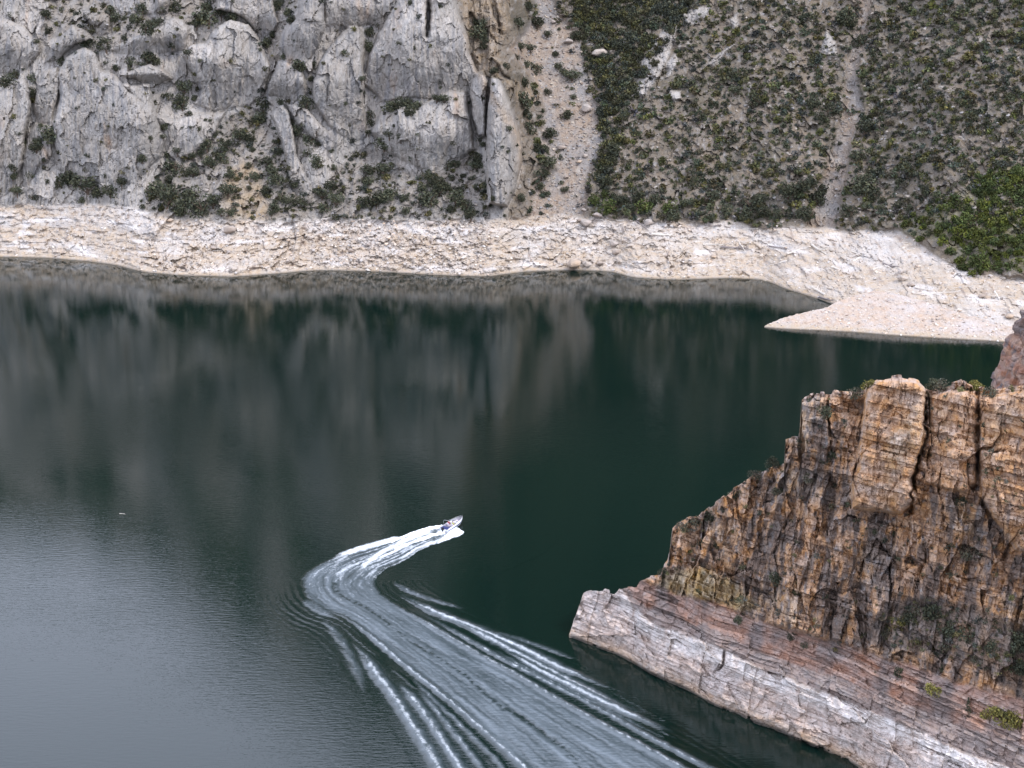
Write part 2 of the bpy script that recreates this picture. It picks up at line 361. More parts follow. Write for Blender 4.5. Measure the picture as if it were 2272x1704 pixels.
# relief, in metres toward the viewer
D = np.zeros_like(Ur)
sl = [  # outline, thickness, edge softness (px), tint
 (c1([(330, 420), (380, 330), (430, 290), (480, 270), (550, 300), (590, 400), (660, 430), (740, 520), (880, 620), (960, 800), (930, 900), (830, 1000), (700, 1060), (500, 1050), (330, 970), (300, 760), (340, 560)]), 4.2, 9),
 (c1([(-120, 540), (0, 510), (60, 470), (140, 450), (172, 520), (180, 600), (150, 760), (130, 950), (60, 1100), (0, 1140), (-120, 1140)]), 4.6, 7),
 (c1([(212, 500), (250, 410), (330, 385), (348, 470), (335, 560), (300, 700), (210, 720), (190, 610)]), 3.0, 6),
 (c1([(150, 760), (200, 700), (300, 720), (300, 900), (220, 960), (160, 1060), (110, 1080)]), 1.6, 6),
 (c1([(1180, 240), (1220, 180), (1320, 105), (1430, 140), (1500, 240), (1558, 380), (1520, 540), (1460, 600), (1330, 625), (1230, 640), (1110, 600), (1150, 520), (1090, 400), (1050, 320), (1100, 260)]), 5.2, 7),
 (c1([(600, 290), (800, 200), (900, 140), (1000, 95), (1060, 110), (1095, 170), (1060, 280), (900, 320), (700, 310)]), 3.4, 6),
 (c1([(690, 430), (860, 370), (940, 390), (1000, 455), (880, 485), (760, 455)]), 3.4, 5),
 (c1([(680, 480), (860, 480), (880, 560), (900, 660), (1050, 700), (1000, 880), (960, 900), (900, 700), (760, 560)]), 2.6, 8),
 (c1([(480, 70), (540, 5), (600, 50), (640, 110), (625, 190), (570, 215), (520, 140)]), 3.6, 5),
 (c1([(-80, 110), (60, 110), (140, 160), (230, 240), (235, 300), (190, 360), (120, 420), (-80, 430)]), 3.2, 10),
 (c1([(240, 370), (300, 260), (420, 145), (500, 170), (540, 225), (440, 250), (340, 340)]), 3.0, 5),
 (c1([(890, 100), (900, -60), (985, -60), (970, 75)]), 3.0, 5),
 (c1([(1240, 60), (1250, -80), (1560, -80), (1605, 130), (1540, 235), (1480, 190), (1400, 105), (1330, 80)]), 3.6, 6),
 (c1([(1600, 270), (1640, 180), (1700, 110), (1740, -60), (1860, -60), (1870, 150), (1830, 270), (1760, 370), (1660, 345)]), 4.8, 7),
 (c1([(1860, 180), (1865, -80), (2000, -80), (2400, -80), (2370, 60), (2200, 180), (2120, 140), (1950, 180)]), 2.2, 6),
 (c1([(1535, 490), (1570, 420), (1600, 348), (1640, 345), (1740, 410), (1772, 530), (1750, 590), (1640, 575), (1540, 545)]), 4.0, 6),
 (c1([(1640, 590), (1760, 610), (1830, 700), (1960, 830), (1900, 880), (1760, 760), (1690, 690)]), 2.4, 6),
 (c2([(-118, 470), (-80, 350), (-30, 270), (90, 145), (140, 150), (182, 230), (172, 400), (175, 550), (192, 790), (110, 820), (-30, 720), (-120, 580)]), 5.6, 7),
 (c2([(170, 480), (200, 330), (260, 190), (330, 60), (430, -80), (534, -80), (540, 100), (538, 210), (552, 100), (556, -80), (690, -80), (715, 60), (740, 130), (772, 200), (785, 320), (835, 425), (790, 540), (700, 620), (560, 570), (400, 560), (290, 590)]), 6.4, 6),
 (c2([(215, 760), (290, 600), (480, 620), (660, 520), (760, 520), (790, 690), (810, 860), (720, 930), (580, 1000), (430, 940), (300, 870)]), 4.8, 8),
 (c2([(884, 640), (893, 520), (910, 438), (950, 460), (1012, 560), (1050, 680), (1088, 850), (1078, 960), (1040, 1100), (1000, 1190), (890, 1170), (876, 1000), (880, 800)]), 8.5, 6),
 (c2([(785, 500), (810, 420), (860, 400), (888, 470), (878, 600), (874, 780), (830, 790), (790, 650)]), 6.0, 5),
 (c2([(865, 1240), (900, 1190), (980, 1190), (1052, 1320), (1058, 1480), (1000, 1590), (870, 1600), (850, 1400)]), .7, 30),
 (c1([(1555, 660), (1580, 610), (1630, 598), (1665, 650), (1690, 760), (1710, 900), (1790, 1080), (1800, 1180), (1720, 1170), (1650, 1000), (1620, 820)]), 3.6, 5),
 (c2([(780, 60), (860, -60), (905, 30), (965, 200), (950, 245), (880, 190)]), 3.0, 4),
 (c2([(925, 0), (940, -60), (1000, -40), (1012, 230), (975, 225)]), 3.0, 4),
 (c2([(900, 320), (1000, 345), (1110, 440), (1150, 520), (1090, 500), (980, 430)]), 2.6, 4),
 (c1([(1010, 690), (1100, 640), (1220, 650), (1300, 640), (1240, 760), (1120, 900), (1060, 930), (960, 900)]), 1.8, 8),
 (c1([(860, 1280), (930, 1225), (1010, 1215), (940, 1300), (860, 1400), (850, 1340)]), 1.4, 4),
 (c1([(1560, 1545), (1680, 1470), (1700, 1380), (1690, 1260), (1720, 1250), (1735, 1380), (1715, 1500), (1620, 1570)]), 1.5, 3),
]
sid = np.zeros_like(Ur, int)
X_, Z_ = X0, Z0
jag = 5 * fbm(X_ / 5, Z_ / 5, X_ * 0, 3, 31) + 1.6 * gn(X_ / 1.2, Z_ / 1.6, X_ * 0, 32)
for k, (poly, amp, ew) in enumerate(sl):
    s = sdf_box(Ur, Vr, poly, 40) + jag * 1.1
    pv = np.asarray(poly)[:, 1]; foot = 1 - (.45 if k in (20, 21, 22) else .92) * sst(.40, 1.0, (Vr - max(pv.min(), -30)) / (pv.max() - max(pv.min(), -30)))
    h = np.where(s > -60, 1.7 * amp * foot * (1 - np.exp(-np.clip(s, 0, None) / (ew * .38))) + np.minimum(np.clip(s, 0, 60) / 60, 1) * 1.2, 0)
    h = np.where(s > 0, h, 0)
    m = h > D; sid = np.where(m, k + 1, sid); D = np.where(m, h, D)
for p in OUT:
    s = sdf_box(Ur, Vr, p, 30) + jag; D = np.maximum(D, np.where(s > 0, 2.2 * (1 - np.exp(-np.clip(s, 0, None) / 5)), 0))
rockm = np.clip(z_cliff * (1 - .75 * z_tal) + z_out + 1.0 * z_crag, 0, 1) * (1 - z_ring)
hillm = (1 - z_cliff) * (1 - z_ring) * (1 - z_scr)
# fractures, mostly up and down
fr = fbm(X_ / 3.2, Z_ / 13., Y0 * 0, 5, 41, .55, True)
wf = fbm(X_ / 7, Z_ / 9, Y0 * 0, 3, 44)
f1, f2, ci = worley(X_ / 3.4 + wf * 1.2, Z_ / 8.5 + wf * .7, 45)
g1, g2, gi = worley(X_ / 1.3 + wf, Z_ / 2.4 + wf, 46)
D += rockm * (.55 * (fr - .55) + 1.5 * fbm(X_ / 16, Z_ / 20, Y0 * 0, 3, 47) + (ci - .5) * .3 + (gi - .5) * .15 - .35 * np.exp(-(f2 - f1) / .05) * (ci > .6))
wfx = 1.1 * fbm(X_ / 5, Z_ / 7, Y0 * 0, 3, 451); wfz = 1.1 * fbm(X_ / 5, Z_ / 7, Y0 * 0 + 7, 3, 452)
fA, gA = facets(X_ / 7. + wfx * .5, Z_ / 11. + wfz * .5, 453, 1.3); fB, gB = facets(X_ / 2.6 + wfx, Z_ / 4.6 + wfz, 454, 1.1); fC, gC = facets(X_ / 1.1 + wfx * 2, Z_ / 1.9 + wfz * 2, 455, 1.)
D += rockm * (1.6 * fA + .45 * fB + .26 * fC - .4 * np.exp(-gB / .04) * (fB < 0))
dg = fbm((X_ + Z_ * .55) / 3.5, (Z_ - X_ * .55) / 16., Y0 * 0, 3, 49, .5, True)
D += rockm * .5 * gn(X_ / .85, Z_ / 7., Y0 * 0, 480) + rockm * .2 * gn(X_ / .5, Z_ / 1.2, Y0 * 0, 481)
D += rockm * -.25 * sst(.60, .86, dg) * sst(-.1, .3, gn(X_ / 20, Z_ / 20, Y0 * 0, 50))
# talus and hillside: lumpy ground with small outcrops
b1, b2, bi = worley(X_ / 1.6, Z_ / 1.3, 51); e1, e2, ei = worley(X_ / 4.2 + wf, Z_ / 3.2 + wf, 52)
lump = 1.5 * facets(X_ / 5.5 + wfx, Z_ / 5. + wfz, 456, 1.)[0] + .7 * facets(X_ / 2. + wfx, Z_ / 1.6 + wfz, 457, 1.)[0] + .55 * (1 - b1) * (bi > .55) + .8 * (ei - .5) * (ei > .6) + 1.8 * fbm(X_ / 9, Z_ / 12, Y0 * 0, 4, 53)
D += (z_tal + hillm * .9) * (1 - z_ring) * lump
rib = fbm((X_ - Z_ * .25) / 22, Z_ / 60, Y0 * 0, 3, 55, .5, True)
D += z_crag * 2.2 * (fbm(X_ / 2.4, Z_ / 18, Y0 * 0, 3, 561, .5, True) - .3)
D += hillm * 4.2 * (rib - .5) - 3.4 * z_gul * (1 - z_ring) - 2.0 * z_scr * (1 - z_ring)
D += z_scr * (1 - z_ring) * (.35 * (1 - b1) * (bi > .5) + .5 * fbm(X_ / 6, Z_ / 8, Y0 * 0, 4, 57))
# bleached band: thin beds, rubble, little gullies
bed = Z_ / .8 + .9 * fbm(X_ / 14, Z_ / 5, Y0 * 0, 3, 61)
bh = h01(np.floor(bed), np.floor(X_ / 7 + 3 * h01(np.floor(bed), bed * 0, None, 3)), None, 62)
bedm = .35 + .65 * sst(.0, .35, gn(X_ / 18, Z_ / 9, Y0 * 0, 63) + np.where(Ur < 330, .4, 0) + np.where((Ur > 1080), .12, 0))
c_1, c_2, cc = worley(X_ / 1.25 + .4 * wf, Z_ / .8 + .4 * wf, 64)
rub = sst(-.25, .25, gn(X_ / 9, Z_ / 6, Y0 * 0, 65) + np.where((Ur > 690) & (Ur < 1080), .5, 0) - np.where(Ur < 330, .5, 0))
rsm = 1 - .55 * sst(1450, 1600, Ur) - .35 * sst(420, 250, Ur)
D += z_ring * (rsm * 1.1 * facets(X_ / 3.4 + wfx, Z_ / 1.5 + wfz, 458, 1.)[0] + rsm * .55 * facets(X_ / 1.3 + wfx, Z_ / .7 + wfz, 459, 1.)[0] + bedm * (bh - .5) * .8 + .6 * gn(X_ / 2.6, Z_ / 1.1, Y0 * 0, 671) + rub * ((cc - .45) * 1.0 - .5 * np.exp(-(c_2 - c_1) / .07)) + 2.2 * fbm(X_ / 13, Z_ / 11, Y0 * 0, 4, 66) + .35 * gn(X_ / 1.1, Z_ / 1.1, Y0 * 0, 67))
edge_fade = sst(0, 14, wl[None] - Vr)                                # meet the waterline cleanly
D = np.where(Vr > wl[None] - 14, D * (.15 + .85 * edge_fade), D)
out = ~inn
D = np.where(Vr < -30, D * sst(-200, -30, Vr) + (1 - sst(-120, -30, Vr)) * 14 * fbm(X_ / 60, Z_ / 60, Y0 * 0, 4, 71, .5, True), D)
TD = TT - D
dx, dy, dz = rdir(Ur, Vr)
PX, PY, PZ = dx * TD, dy * TD, H + dz * TD

# colours of the ground itself
def lerp(a, b, m): return a * (1 - m[..., None]) + np.asarray(b) * m[..., None]
nl = fbm(X_ / 11, Z_ / 11, Y0 * 0, 4, 81); ns = fbm(X_ / 1.6, Z_ / 2.4, Y0 * 0, 3, 82); nst = fbm(X_ / 1.3, Z_ / 14, Y0 * 0, 3, 83)
col = np.broadcast_to(np.array([.285, .262, .238]), Ur.shape + (3,)).copy()        # limestone grey
col = lerp(col, (.36, .33, .30), sst(-.05, .35, nl))
col = lerp(col, (.215, .205, .20), sst(.05, .35, nst))
tone = h01(sid, sid * 0, None, 5)
col *= (0.92 + .16 * tone)[..., None]
col = lerp(col, (.34, .24, .17), .65 * sst(.2, .5, fbm(X_ / 7, Z_ / 16, Y0 * 0, 4, 84)) * rockm)     # rust stains
warm = sst(20, -10, np.abs(wu - interp(wv_, [(0, 1040), (100, 1040), (200, 1080), (300, 1150), (480, 1165)])))
col = lerp(col, (.36, .27, .19), .75 * warm * (1 - z_ring) * (Vr < 500))
soil = np.broadcast_to(np.array([.165, .138, .11]), Ur.shape + (3,)).copy()
soil = lerp(soil, (.115, .10, .078), sst(-.1, .3, nl)); soil = lerp(soil, (.27, .25, .23), .8 * sst(.12, .4, ns))
col = lerp(col, soil, np.clip((1 - z_cliff) * (1 - z_out) + z_tal * .5, 0, 1))
tanp = sst(-8, 10, sdf_box(wu, wv_, c1([(1290, 1260), (1280, 1080), (1330, 960), (1400, 930), (1490, 980), (1530, 1120), (1560, 1260)])))
col = lerp(col, (.30, .235, .165), .8 * tanp)
scol = np.broadcast_to(np.array([.255, .205, .165]), Ur.shape + (3,)).copy()
scol = lerp(scol, (.22, .205, .195), sst(-.2, .3, nl)); scol = lerp(scol, (.34, .30, .26), sst(.1, .4, ns))
col = lerp(col, lerp(np.broadcast_to(np.array([.25, .20, .15]), Ur.shape + (3,)), (.13, .105, .08), sst(0, .3, nst)), z_crag * .9)
col = lerp(col, scol, np.maximum(z_scr, z_gul * .85) * (1 - z_out))
ringc = np.broadcast_to(np.array([.40, .335, .272]), Ur.shape + (3,)).copy()
ringc = lerp(ringc, (.45, .41, .375), sst(-.15, .3, fbm(X_ / 16, Z_ / 5, Y0 * 0, 4, 91) + .25 * sst(6, 11, Z_) - .1))
ringc = lerp(ringc, (.25, .20, .17), .8 * sst(.1, .4, ns))
ringc = lerp(ringc, (.56, .53, .51), .75 * sst(.22, .45, fbm(X_ / 10, Z_ / 2.2, Y0 * 0, 4, 92) + .12))
ringc = lerp(ringc, (.30, .28, .27), .6 * sst(.1, .4, fbm(X_ / 9, Z_ / 3.5, Y0 * 0, 4, 93)) * sst(4, 9, Z_))
ringc = lerp(ringc, (.38, .315, .25), sst(1.6, .5, Z_))
ringc = ringc * (1 + .16 * (h01(np.floor(Z_ / .45 + .6 * gn(X_ / 20, Z_ / 3, Y0 * 0, 97)), X_ * 0, None, 98) - .5) * sst(-.3, .2, gn(X_ / 25, Z_ / 12, Y0 * 0, 99)))[..., None] * 1.0
ringc = lerp(ringc, (.19, .16, .13), sst(.4, .1, Z0))
col = lerp(col, ringc, z_ring)
col = lerp(col, (.17, .155, .10), .6 * sst(-4, 6, sdf_box(wu, wv_, GREENP)) * (1 - z_ring))
wood = sst(-40, -110, Vr + 30 * fbm(X_ / 30, Z_ / 30, Y0 * 0, 3, 95)) * sst(-.28, .02, fbm(X_ / 16, Z_ / 60, Y0 * 0, 4, 96) + interp(Ur, [(0, -.12), (700, -.12), (1000, .02), (1300, .5), (4200, .5)]))
col = lerp(col, (.032, .042, .026), .92 * wood)
col = np.clip(col, .01, .85)

# under-water skirt in front and a back slope behind the crest
P = np.stack([PX, PY, PZ], -1)
sk = P[0].copy(); sk[:, 1] -= 12; sk[:, 2] = -5
b1_ = P[-1].copy(); b1_[:, 1] += 30; b1_[:, 2] -= 6
b2_ = P[-1].copy(); b2_[:, 1] += 420; b2_[:, 0] *= 1.5; b2_[:, 2] = -5
G = np.concatenate([sk[None], P, b1_[None], b2_[None]]); GC = np.concatenate([col[:1], col, col[-1:], col[-1:]])
NR = G.shape[0]; Q = grid_quads(NR, nc)
zr = np.concatenate([z_ring[:1] * 0 + 1, z_ring, z_ring[-1:] * 0, z_ring[-1:] * 0]).ravel()
zc = np.concatenate([z_cliff[:1], z_cliff, z_cliff[-1:], z_cliff[-1:]]).ravel()
Gf, GCf = G.reshape(-1, 3), GC.reshape(-1, 3)
qr, qc = zr[Q].mean(1) > .5, zc[Q].mean(1) > .5
tag(sub_mesh('shore', Gf, Q[qr], M_shore, GCf), kind='structure', label='bleached pale rock and gravel band along the far waterline')
tag(sub_mesh('cliff', Gf, Q[~qr & qc], M_cliff, GCf), kind='structure', label='grey limestone cliff of leaning slabs across the lake')
tag(sub_mesh('hillside', Gf, Q[~qr & ~qc], M_hill, GCf), kind='structure', label='steep juniper covered hillside with scree gullies across the lake')

def ground(u, v):
    """point of the far terrain seen at a photograph pixel"""
    j = int(np.clip(np.searchsorted(us, u) - 1, 0, nc - 2)); f = (u - us[j]) / (us[j + 1] - us[j]); k = j if f < .5 else j + 1
    colv = Vr[:, k]; i = int(np.clip(np.searchsorted(-colv, -v), 1, nr - 1))
    return np.array([PX[i, k], PY[i, k], PZ[i, k]])

# ---------------------------------------------------------------- gravel spit
def fan_ridge(name, us, bottom, top, tan_map, disp, colour, mat, nrow, back=(6, .15, 1.2), below=-4, label=None):
    """a landform seen from its front foot (bottom line, on the water or at a given depth) up to its skyline, then over and down its far side"""
    wl, tp = bottom(us), top(us)
    tp = np.minimum(tp, wl - 1.5)
    s = np.linspace(0, 1, nrow)[:, None]; tps = np.minimum(blur1(tp, us, 34), wl - 1.0); tps = np.where(wl - tp < 60, tp, tps); V = wl[None] + (tps - wl)[None] * s + (tp - tps)[None] * s ** 5; V = np.minimum.accumulate(V, axis=0); U = np.broadcast_to(us, V.shape).copy()
    ta = tan_map(U, V); n = len(us); T = climb(us, V, ta, blur1(on_water(us, bottom(us))[1], us, 16))
    dx, dy, dz = rdir(U, V)
    X, Y, Z = dx * T, dy * T, H + dz * T
    d = disp(U, V, X, Y, Z); T2 = T - d
    P = np.stack([dx * T2, dy * T2, H + dz * T2], -1)
    colr = colour(U, V, X, Y, Z)
    rows = [np.stack([P[0][:, 0], P[0][:, 1] - 3, P[0][:, 2] * 0 + below], -1)[None], P]
    cl = [colr[:1], colr]
    last = P[-1].copy(); dist, drop, tb = back
    for q in range(1, 7):
        nx = last.copy(); nx[:, 1] += dist / 6; nx[:, 0] *= 1 + dist / 6 / np.maximum(last[:, 1], 1)
        nx[:, 2] = np.maximum(nx[:, 2] * (1 - .3) + .3 * blur1(nx[:, 2], us, 8), below + .3) - drop * dist / 6 + .5 * gn(nx[:, 0] / 1.1, nx[:, 1] / .7, nx[:, 0] * 0, 5); rows.append(nx[None]); cl.append(colr[-1:]); last = nx
    hh = np.maximum(last[:, 2] - below, .1)
    for q in range(1, 13):
        nx = last.copy(); f = q / 12; nx[:, 2] = last[:, 2] - hh * f; k = hh * f / tb + 1.2 * gn(last[:, 0] / 3, nx[:, 2] / 3, hh * 0, 8)
        nx[:, 1] += k; nx[:, 0] += k * last[:, 0] / last[:, 1]; rows.append(nx[None]); cl.append(colr[nrow // 2:nrow // 2 + 1])
    Gr = np.concatenate(rows); Cc = np.concatenate(cl)
    o = np_mesh(name, Gr.reshape(-1, 3), grid_quads(Gr.shape[0], n), mat, np.clip(Cc, .01, .85).reshape(-1, 3))
    tag(o, kind='structure', label=label)
    return U, V, P
def spit_disp(U, V, X, Y, Z):
    a, b, c = worley(X / 1.1, Y / 1.6, 101); f = sst(0, 8, interp(U, SPB) - V)
    return f * (.5 * fbm(X / 6, Y / 6, Z * 0, 4, 102) + .22 * (c - .5) + .2 * gn(X / .8, Y / 1.2, Z * 0, 104)) * sst(1700, 1760, U)
def spit_col(U, V, X, Y, Z):
    c = np.broadcast_to(np.array([.40, .325, .27]), U.shape + (3,)).copy()
    c = lerp(c, (.43, .385, .36), sst(-.1, .35, fbm(X / 14, Y / 14, Z * 0, 4, 106))); c = lerp(c, (.29, .225, .19), .6 * sst(.12, .4, fbm(X / 1.5, Y / 2, Z * 0, 3, 107)))
    c = lerp(c, (.38, .315, .25), sst(1.2, .4, Z)); return lerp(c, (.12, .1, .08), sst(.3, .05, Z))
SPB = [(1696, 726), (1720, 730), (1800, 733), (1900, 738), (2000, 746), (2100, 752), (2240, 760), (2500, 800), (2700, 830)]
SPT = [(1696, 725), (1704, 720), (1730, 708), (1765, 698), (1800, 690), (1835, 682), (1855, 670), (1900, 655), (1940, 645), (1980, 650), (2060, 672), (2150, 700), (2300, 740), (2700, 825)]
us_s = np.arange(1696, 2700, 2.5)
SPU, SPV, SPP = fan_ridge('spit', us_s, lambda u: interp(u, SPB) + 2.2 * gn(u / 17, u * 0, u * 0, 3) + 1.0 * gn(u / 6, u * 0, u * 0, 13), lambda u: interp(u, SPT) + 2.0 * gn(u / 9, u * 0, u * 0, 4),
          lambda U, V: .36 + 0 * U, spit_disp, spit_col, M_shore, 60, back=(5, .34, .45), below=-2, label='low gravel spit pointing into the lake from the far shore')

# ---------------------------------------------------------------- near headland
HT = c4([(36, 1180), (46, 1155), (60, 1112), (74, 1070), (88, 1030), (130, 1022), (205, 1026), (218, 1010), (280, 1004), (290, 980), (330, 968), (366, 966), (374, 936), (392, 930), (398, 880),
         (408, 800), (430, 778), (470, 760), (500, 758), (540, 722), (600, 680), (620, 662), (660, 640), (700, 602), (760, 576), (810, 560), (814, 478), (862, 470), (868, 430), (872, 340), (885, 325), (920, 318), (925, 308),
         (980, 312), (985, 298), (1040, 304), (1088, 312), (1098, 285), (1150, 258), (1230, 252), (1290, 264), (1318, 292), (1360, 300), (1408, 292), (1412, 276), (1450, 264), (1484, 276), (1490, 300),
         (1520, 292), (1560, 300), (1640, 285), (1800, 260), (2100, 160), (2700, 60), (3600, -100)])
HB = c4([(36, 1182), (100, 1216), (180, 1241), (240, 1266), (310, 1311), (380, 1346), (450, 1371), (530, 1421), (590, 1451), (640, 1461), (700, 1500), (780, 1521), (860, 1561), (960, 1601),
         (1040, 1640), (1085, 1652), (1100, 1680), (1200, 1730), (1672, 1960), (2400, 2300), (3600, 2500)])
RING2 = c4([(36, 900), (200, 985), (240, 1040), (270, 1085), (330, 1130), (420, 1170), (560, 1215), (700, 1290), (800, 1330), (900, 1370), (1000, 1400), (1080, 1440), (1200, 1490), (1300, 1530), (1420, 1590), (1672, 1680), (2400, 2000), (3600, 2300)])
def up2(pts, d0, d1):                                                # a boundary above the white line, drifting upward to the right
    return [(u, v - d0 - (d1 - d0) * min(max((u - 1300) / 970, 0), 1.2)) for u, v in pts]
GREYB = up2(RING2, 20, 62)
REDB = up2(RING2, 66, 165)
TOWER = c4([(1070, 560), (1090, 400), (1100, 290), (1150, 258), (1230, 252), (1290, 264), (1322, 300), (1318, 420), (1300, 520), (1270, 620), (1290, 700), (1230, 750), (1130, 740), (1050, 730), (1050, 640)])
BUTT2 = c4([(874, 345), (930, 320), (965, 330), (975, 480), (960, 560), (900, 540), (872, 440)])
RB3 = c4([(1330, 320), (1400, 300), (1500, 300), (1505, 640), (1460, 670), (1310, 640), (1330, 480)])
RB4 = c4([(1512, 320), (1700, 300), (1800, 700), (1800, 900), (1640, 880), (1520, 700), (1505, 520)])
TALH = c4([(1080, 1180), (1180, 1080), (1300, 1050), (1500, 1080), (1700, 1180), (1750, 1500), (1672, 1420), (1500, 1290), (1300, 1240), (1150, 1230)])
def blocks(s, z, w, h, seed, skew=0.):
    r = np.floor(z / h + .35 * gn(s / (w * 2.5), z / (h * 6), z * 0, seed + 1)); off = h01(r, r * 0, None, seed) * 7
    ss = s / w + off + skew * z; c = np.floor(ss); f = ss - c; g = z / h + .35 * gn(s / (w * 2.5), z / (h * 6), z * 0, seed + 1) - r
    e = np.minimum(np.minimum(f, 1 - f) * w, np.minimum(g, 1 - g) * h)
    return h01(r, c, None, seed + 2), e
def head_zones(U, V, X, Z):
    wu = U + 6 * fbm(U / 40, V / 40, U * 0, 3, 121); wv = V + 8 * fbm(U / 40, V / 40, U * 0 + 9, 3, 122) + 3 * gn(U / 9, V / 9, U * 0, 123)
    ring = sst(-4, 4, wv - interp(wu, RING2)); grey = sst(-5, 5, wv - interp(wu, GREYB)); red = sst(-8, 8, wv - interp(wu, REDB))
    return wu, wv, ring, grey, red
def head_disp(U, V, X, Y, Z):
    wu, wv, ring, grey, red = head_zones(U, V, X, Z)
    s = X * .9 - Y * .45 + 1.0 * fbm(X / 4, Z / 6, X * 0, 3, 128); cliff = 1 - red
    beds = h01(np.floor(Z / 1.1 + .5 * gn(X / 9, Z / 3, X * 0, 131)), X * 0, None, 132) - .5
    d = 0
    tow = np.zeros_like(U)
    for poly, amp, e in ((TOWER, 5.5, 5), (BUTT2, 3.4, 4), (RB3, 2.6, 4), (RB4, 3.2, 5)):
        q = sdf_box(U, V, poly, 40) + 3 * gn(X / 1.6, Z / 2.2, X * 0, 133); h = np.where(q > 0, amp * (1 - np.exp(-np.clip(q, 0, None) / e)), 0); tow = np.maximum(tow, h)
    d = d + tow
    solid = sst(1.0, 3.5, tow)
    Zw = Z + 1.6 * fbm(s / 5, Z / 5, s * 0, 3, 129); h1, e1 = blocks(s + .8 * gn(Z / 5, s / 5, s * 0, 1), Zw * 1., 3.9, 8., 140); h2, e2 = blocks(s + .7 * gn(Z / 2.2, s / 2.2, s * 0, 2), Zw, 1.5, 3.1, 150); h3, e3 = blocks(s, Z, .7, 1.0, 160)
    wa = .45 * fbm(s / 4, Z / 5, s * 0, 3, 1701); wb = .45 * fbm(s / 4, Z / 5, s * 0 + 5, 3, 1702)
    F1, G1 = facets(s / 4.2 + wa * .6, Z / 9. + wb * .5, 1703, 1.3); F2, G2 = facets(s / 1.7 + wa, Z / 3.4 + wb, 1704, 1.2); F3, G3 = facets(s / .75 + wa * 2, Z / 1.1 + wb * 2, 1705, 1.1)
    k = 1 - .55 * solid
    d = d + cliff * ((h1 - .5) * 2.4 * k + F1 * 1.9 * k + F2 * 1.15 * (1 - .75 * solid) + F3 * .5 * (1 - .4 * solid) + (h3 - .5) * .45 + (h2 - .5) * 1.2 * k - .3 * np.exp(-G1 / .03) + 1.3 * beds + .6 * (h01(np.floor(Z / .5 + .5 * gn(s / 6, Z / 2, s * 0, 136)), np.floor(s / 3.1), None, 137) - .5))
    d = d + cliff * (1.0 * (fbm(s / 3, Z / 16, s * 0, 4, 171, .5, True) - .5) * (1 - solid * .7) + 2.6 * fbm(s / 14, Z / 22, s * 0, 3, 172))
    bb = h01(np.floor(Z / .55 + .6 * gn(X / 8, Z / 3, X * 0, 181)), np.floor(s / 6), None, 182) - .5
    F4, G4 = facets(s / 3.6 + wa, Z / 1.5 + wb, 1706, 1.2); F5, G5 = facets(s / 1.2 + wa * 2, Z / .6 + wb * 2, 1707, 1.)
    low = red * (1 - ring)
    d = d + low * (bb * 1.25 + F4 * .22 + F5 * .3 + (h01(np.floor(Z / .3 + .6 * gn(X / 7, Z / 2, X * 0, 185)), np.floor(s / 5 + 2 * gn(s / 7, Z / 3, s * 0, 192)), None, 193) - .5) * .6 + 1.3 * fbm(s / 8, Z / 8, s * 0, 4, 183))
    F6, G6 = facets(s / 4.8 + wa, Z / 2.6 + wb, 1708, 1.3)
    d = d + ring * ((h01(np.floor(Z / .38 + .7 * gn(X / 6, Z / 2, X * 0, 189)), np.floor(s / 4 + 2 * gn(s / 6, Z / 2, s * 0, 190)), None, 191) - .5) * .55 + bb * .7 + F6 * .8 + F4 * .15 + F5 * .25  + 1.5 * fbm(s / 5, Z / 5, s * 0, 4, 184) + (h1 - .5) * .8)
    crk = c4([(1322, 290), (1312, 400), (1325, 470), (1300, 530), (1275, 620), (1268, 740)]); q, _, _ = pdist(U + 9 * gn(V / 17, V * 0, V * 0, 78), V, crk); d = d - 2.6 * np.exp(-(q / 3.2) ** 2)
    for c in ([(1508, 300), (1512, 480), (1500, 660)], [(965, 340), (975, 500), (1000, 560)], [(595, 1230), (590, 1290), (570, 1310)]):
        q, t_, _ = pdist(U + 3 * gn(V / 9, V * 0, V * 0, 77), V, c4(c)); d = d - 1.9 * np.exp(-(q / 2.6) ** 2) * np.sin(np.clip(t_, 0, 1) * math.pi) ** .5
    dk = sst(-10, 14, sdf_box(wu, wv, TALH)); d = d * (1 - .35 * dk) - 1.0 * dk
    d = d + .35 * fbm(X / 1.2, Z / 1.2, Y / 1.2, 3, 190)
    ft = sst(0, 10, interp(U, HB) - V); fe = sst(1262, 1300, U)
    return d * (.2 + .8 * ft) * (.25 + .75 * fe)
